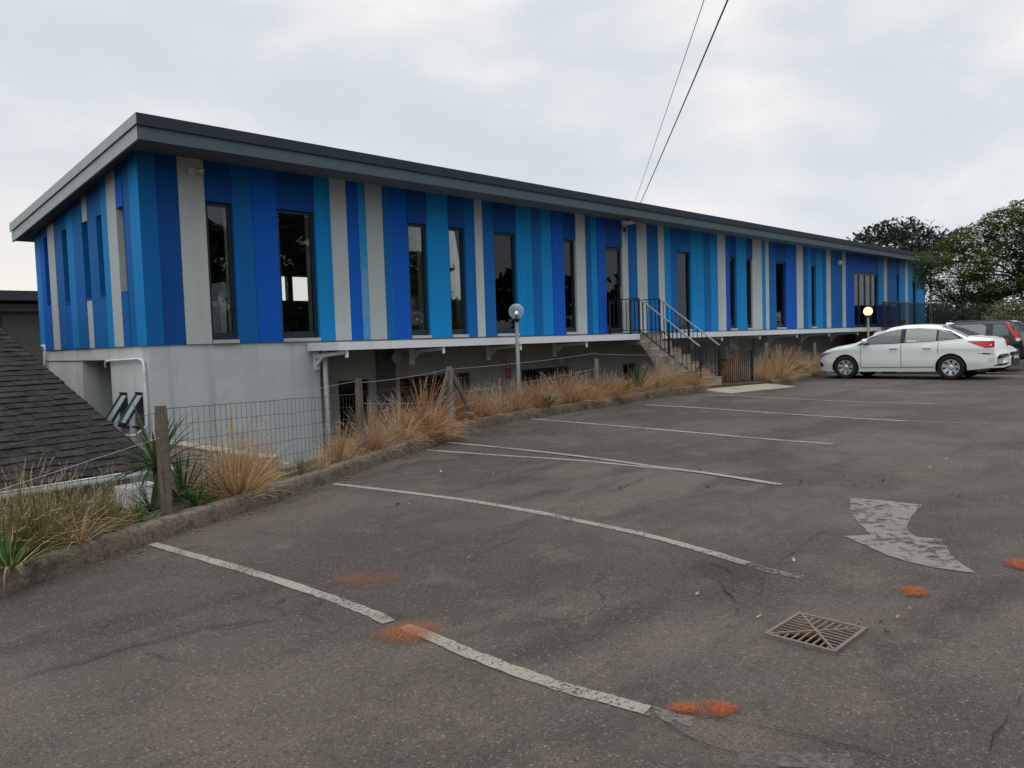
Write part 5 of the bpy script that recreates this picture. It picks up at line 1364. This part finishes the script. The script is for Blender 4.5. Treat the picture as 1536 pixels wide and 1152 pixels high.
V.side('side_window', mp_, [(-.15, 1.09), (.82, 1.07)], [(-.15, 1.52), (.1, 1.48), (.45, 1.33), (.82, 1.12)], 'car_pane', .006); V.side('side_window', mp_, [(-1.22, 1.12), (-1.16, 1.09), (-.28, 1.09)], [(-1.22, 1.48), (-1.1, 1.55), (-.28, 1.55)], 'car_pane_light', .006)
V.side('side_window', mp_, [(-1.86, 1.18), (-1.42, 1.14)], [(-1.86, 1.30), (-1.75, 1.50), (-1.42, 1.54)], 'car_pane', .006)
V.top('windscreen', mp_, .18, .95, .88, .92, 'car_pane'); V.top('rear_window', mp_, -1.82, -2.10, .8, .86, 'car_pane')
V.side('taillight', mp_, [(-2.19, 1.02), (-2.02, 1.02)], [(-2.19, 1.06), (-2.06, 1.34), (-2.02, 1.42)], 'tail_red', .007)
mb = MB()
for sg in (1, -1):
    rows = []
    for i in range(9):
        u = i / 8; l = -2.10 + .30 * u; z = 1.10 + .50 * u; rows.append([(l + d, sg * (V.hw(l + d, z) + .012), z) for d in (-.02, .025, .07)])
    mb.grid(rows, flip=sg < 0)
mb.build('tail_lamp', 'tail_red', mp_, smooth=True, local=True)
V.side('reverse_lamp', mp_, [(-2.17, .98), (-2.06, .98)], [(-2.17, 1.08), (-2.06, 1.08)], 'lens_clear', .008)
V.strip(b3, [(-.2, .36), (-.2, 1.05)], .014, 'car_black', .004); V.strip(b3, [(-2.1, .62), (-1.75, .62)], .03, 'car_black', .005, name='bumper_strip')
V.side('headlight', mp_, [(1.75, .78), (2.1, .68)], [(1.75, .92), (2.1, .80)], 'lens_clear', .006)
V.wheels(mp_, .79, .22, .345, 5); V.mirror(mp_, .74, 1.09, 'car_dark')
mp_.location = (29.6, 8.15, H(29.5, 8)); mp_.rotation_euler = (0, 0, R_(90))

# ------------------------------------------------------------------ trees, hedge, far fence
def crown(clumps, n, leaf, seed, shell=.35, flat=.5):
    r = random.Random(seed); mb = MB(); vol = [c[1] * c[2] * c[3] for c in clumps]; tot = sum(vol)
    for (c, a, b, d), vv in zip(clumps, vol):
        c = Vector(c)
        for i in range(max(20, int(n * (vv ** .7) / sum(v ** .7 for v in vol)))):
            while True:
                p = Vector((r.uniform(-1, 1), r.uniform(-1, 1), r.uniform(-1, 1)))
                if p.length <= 1: break
            if p.length > 1e-3: p = p.normalized() * (p.length ** shell)
            p *= .82 + .36 * mnoise.noise(p * 1.9 + c * .7)
            if mnoise.noise(Vector((p.x * a, p.y * b, p.z * d)) * 1.3 + c) < -.18: continue
            q = c + Vector((p.x * a, p.y * b, p.z * d))
            nrm = Vector((r.gauss(0, 1), r.gauss(0, 1), r.gauss(0, 1) + flat * 2)).normalized()
            t = nrm.cross(Vector((r.gauss(0, 1), r.gauss(0, 1), r.gauss(0, 1)))).normalized(); s = nrm.cross(t)
            L = leaf * r.uniform(.6, 1.25); w = L * .42
            mb.face([q - t * L * .5, q + s * w * .5 - t * L * .05, q + t * L * .5, q - s * w * .5 - t * L * .05])
    return mb
def tree(name, lb, base, height, clumps, n, leaf, m, seed, trunk_r=.2, shell=.4, group=None, cat='tree', flat=.5):
    t = thing(name, lb, cat, base, group); base = Vector(base)
    crown(clumps, n, leaf, seed, shell, flat).build('crown', m, t)
    mb = MB(); r = random.Random(seed)
    fork = base + Vector((r.uniform(-.2, .2), r.uniform(-.2, .2), height * .38))
    mb.tube([base - Vector((0, 0, .4)), base.lerp(fork, .4) + Vector((.08, .05, 0)), fork], [trunk_r * 1.25, trunk_r, trunk_r * .8], 10)
    for c, a, b, d in clumps[:9]:
        c = Vector(c); mid = fork.lerp(c, .5) + Vector((0, 0, .12 * (c - fork).length))
        mb.tube([fork, mid, c], [trunk_r * .55, trunk_r * .32, trunk_r * .08], 7)
        for k in range(3):
            e_ = c + Vector((r.uniform(-a, a), r.uniform(-b, b), r.uniform(-.2, d))) * .75; mb.tube([mid.lerp(c, .3 + .25 * k), mid.lerp(e_, .7), e_], [trunk_r * .2, trunk_r * .12, trunk_r * .03], 5)
    mb.build('trunk', 'bark', t)
    return t
def spot(px, py, t): return ray(px, py) * t + Vector((0, 0, EYE))
# the big spreading tree on the right: flat layered tiers
cl = []
for px, py, tt, a, d in ((1398, 388, 27.5, .75, .30), (1418, 412, 27.5, .95, .45), (1436, 366, 28, .8, .30), (1455, 400, 28, 1.1, .6), (1470, 345, 28.5, .9, .32), (1490, 380, 28.5, 1.2, .6), (1508, 328, 28.5, 1.0, .38), (1530, 362, 28.5, 1.3, .65), (1545, 314, 29, 1.1, .45), (1575, 345, 29, 1.5, .8),
                          (1420, 436, 28, .9, .42), (1450, 430, 28, 1.1, .5), (1480, 424, 28.5, 1.2, .6), (1512, 420, 28.5, 1.2, .6), (1540, 410, 28, 1.3, .8), (1590, 395, 28.5, 1.6, 1.0), (1620, 350, 29, 1.8, .9), (1640, 410, 29, 1.8, 1.0), (1382, 425, 28.5, .45, .22), (1440, 445, 28.5, .6, .25), (1480, 443, 28.5, .7, .28), (1392, 405, 28, .6, .25), (1590, 445, 28.5, 1.2, .6)):
    cl.append((spot(px, py, tt), a, a * 1.05, d * 1.25))
tb = spot(1600, 560, 29); tb.z = H(tb.x, tb.y)
tree('spreading_tree', 'large spreading green tree with layered branches over the dark estate car', tb, 5.2, cl, 105000, .115, 'tree_leaf', 21, .13, .6, flat=1.4)
# dark tree far behind the roof
cl = []
for px, py, a, d in ((1300, 362, 2.2, 1.0), (1320, 352, 2.2, 1.2), (1345, 345, 2.4, 1.2), (1368, 352, 2.4, 1.3), (1390, 362, 2.2, 1.3), (1412, 358, 1.6, 1.0), (1330, 372, 3.0, 1.3), (1365, 378, 3.0, 1.4), (1400, 385, 3.0, 1.5), (1425, 372, 1.8, 1.1), (1440, 352, 1.0, .7)):
    cl.append((spot(px, py, 62), a, a, d))
b_ = spot(1370, 500, 62); b_.z = 0.0
tree('dark_tree', 'tall dark tree standing far behind the end of the roof', b_, 8.5, cl, 6000, .42, 'dark_tree_leaf', 22, .3, .8)
# hedge and shrubs behind the far fence
for i, (px, tt, hh, a, m, lb) in enumerate(((1398, 46, 3.3, 1.7, 'hedge_leaf', 'dark rounded bush behind the far fence at the end of the building'), (1437, 50, 3.9, 1.7, 'hedge_leaf', 'dark bush behind the far fence left of the pale shrub'), (1474, 56, 4.4, 2.0, 'dark_tree_leaf', 'tall bluish dark bush behind the far fence'), (1548, 44, 4.2, 2.0, 'hedge_leaf', 'dark bush behind the estate car at the right edge'))):
    b_ = spot(px, 500, tt); b_.z = 0
    cl = [(b_ + Vector((rnd.uniform(-a, a) * .6, rnd.uniform(-a, a) * .6, hh * (.15 + .6 * k / 9))), a * .7, a * .7, hh * .25) for k in range(10)]
    tree('bush', lb, b_, hh * .6, cl, 6500, .26, m, 30 + i, .1, .5, cat='bush')
b_ = spot(1508, 500, 36); b_.z = .1
tree('pale_shrub', 'pale yellowish green shrub behind the dark estate car', b_, 2.0, [(spot(px, py, 36), a, a, d) for px, py, a, d in ((1495, 470, .7, .5), (1512, 462, .8, .6), (1528, 468, .8, .6), (1505, 480, .9, .5), (1520, 485, 1.0, .5), (1540, 475, .8, .7))], 4200, .15, 'pale_shrub_leaf', 40, .07, .5, cat='shrub')
ff = thing('palisade_fence', 'dark metal palisade fence along the far end of the car park', 'fence', (42, 8, 0))
fa, fb = Vector((41.5, 12.5, 0)), Vector((43.5, -3.0, 0)); mb = MB(); n = 120
for i in range(n): p = fa.lerp(fb, i / n); mb.bar((p.x, p.y, .0), (p.x, p.y, 2.45), .035)
mb.build('pales', 'dark_fence', ff)
mb = MB(); mb.bar(fa + Vector((0, 0, .3)), fb + Vector((0, 0, .3)), .05); mb.bar(fa + Vector((0, 0, 2.2)), fb + Vector((0, 0, 2.2)), .05); mb.build('rails', 'dark_fence', ff)
for i in range(7):
    p = fa.lerp(fb, i / 6); mb = MB(); mb.bar((p.x - .06, p.y, 0), (p.x - .06, p.y, 2.6), .09); mb.build('post', 'dark_fence', ff)
q = spot(1396, 490, 39); q.z = 0
pl = thing('area_light', 'thin pale pole with a small floodlight at the far end of the building', 'lamp post', q)
tz = spot(1396, 402, 39).z
mb = MB(); mb.tube([(q.x, q.y, -.2), (q.x, q.y, tz)], .05, 8); mb.build('pole', 'lamp_pole', pl)
mb = MB(); mb.obox((q.x + .05, q.y - .15, tz + .02), (.22, -.14, 0), (.06, .1, 0), (0, 0, .06)); mb.build('lamp_head', 'camera_white', pl)
# trees across the car park, behind the camera: they darken what the windows mirror
for i, (x, y, hh) in enumerate(((2, -20, 13), (10, -21, 14), (19, -22, 13), (28, -23, 10.5), (40, -26, 8.5), (55, -27, 8), (70, -27, 8))):
    b_ = Vector((x, y, -.05)); r = random.Random(60 + i)
    cl = [(b_ + Vector((r.uniform(-3.5, 3.5), r.uniform(-1.5, 1.5), hh * (.08 + .85 * k / 11))), 3.2, 2.4, 1.6) for k in range(12)]
    tree('boundary_tree', 'leafy dark boundary tree across the car park', b_, hh * .8, cl, 9000, .9, 'hedge_leaf', 50 + i, .3, .6, group='boundary trees across the car park')
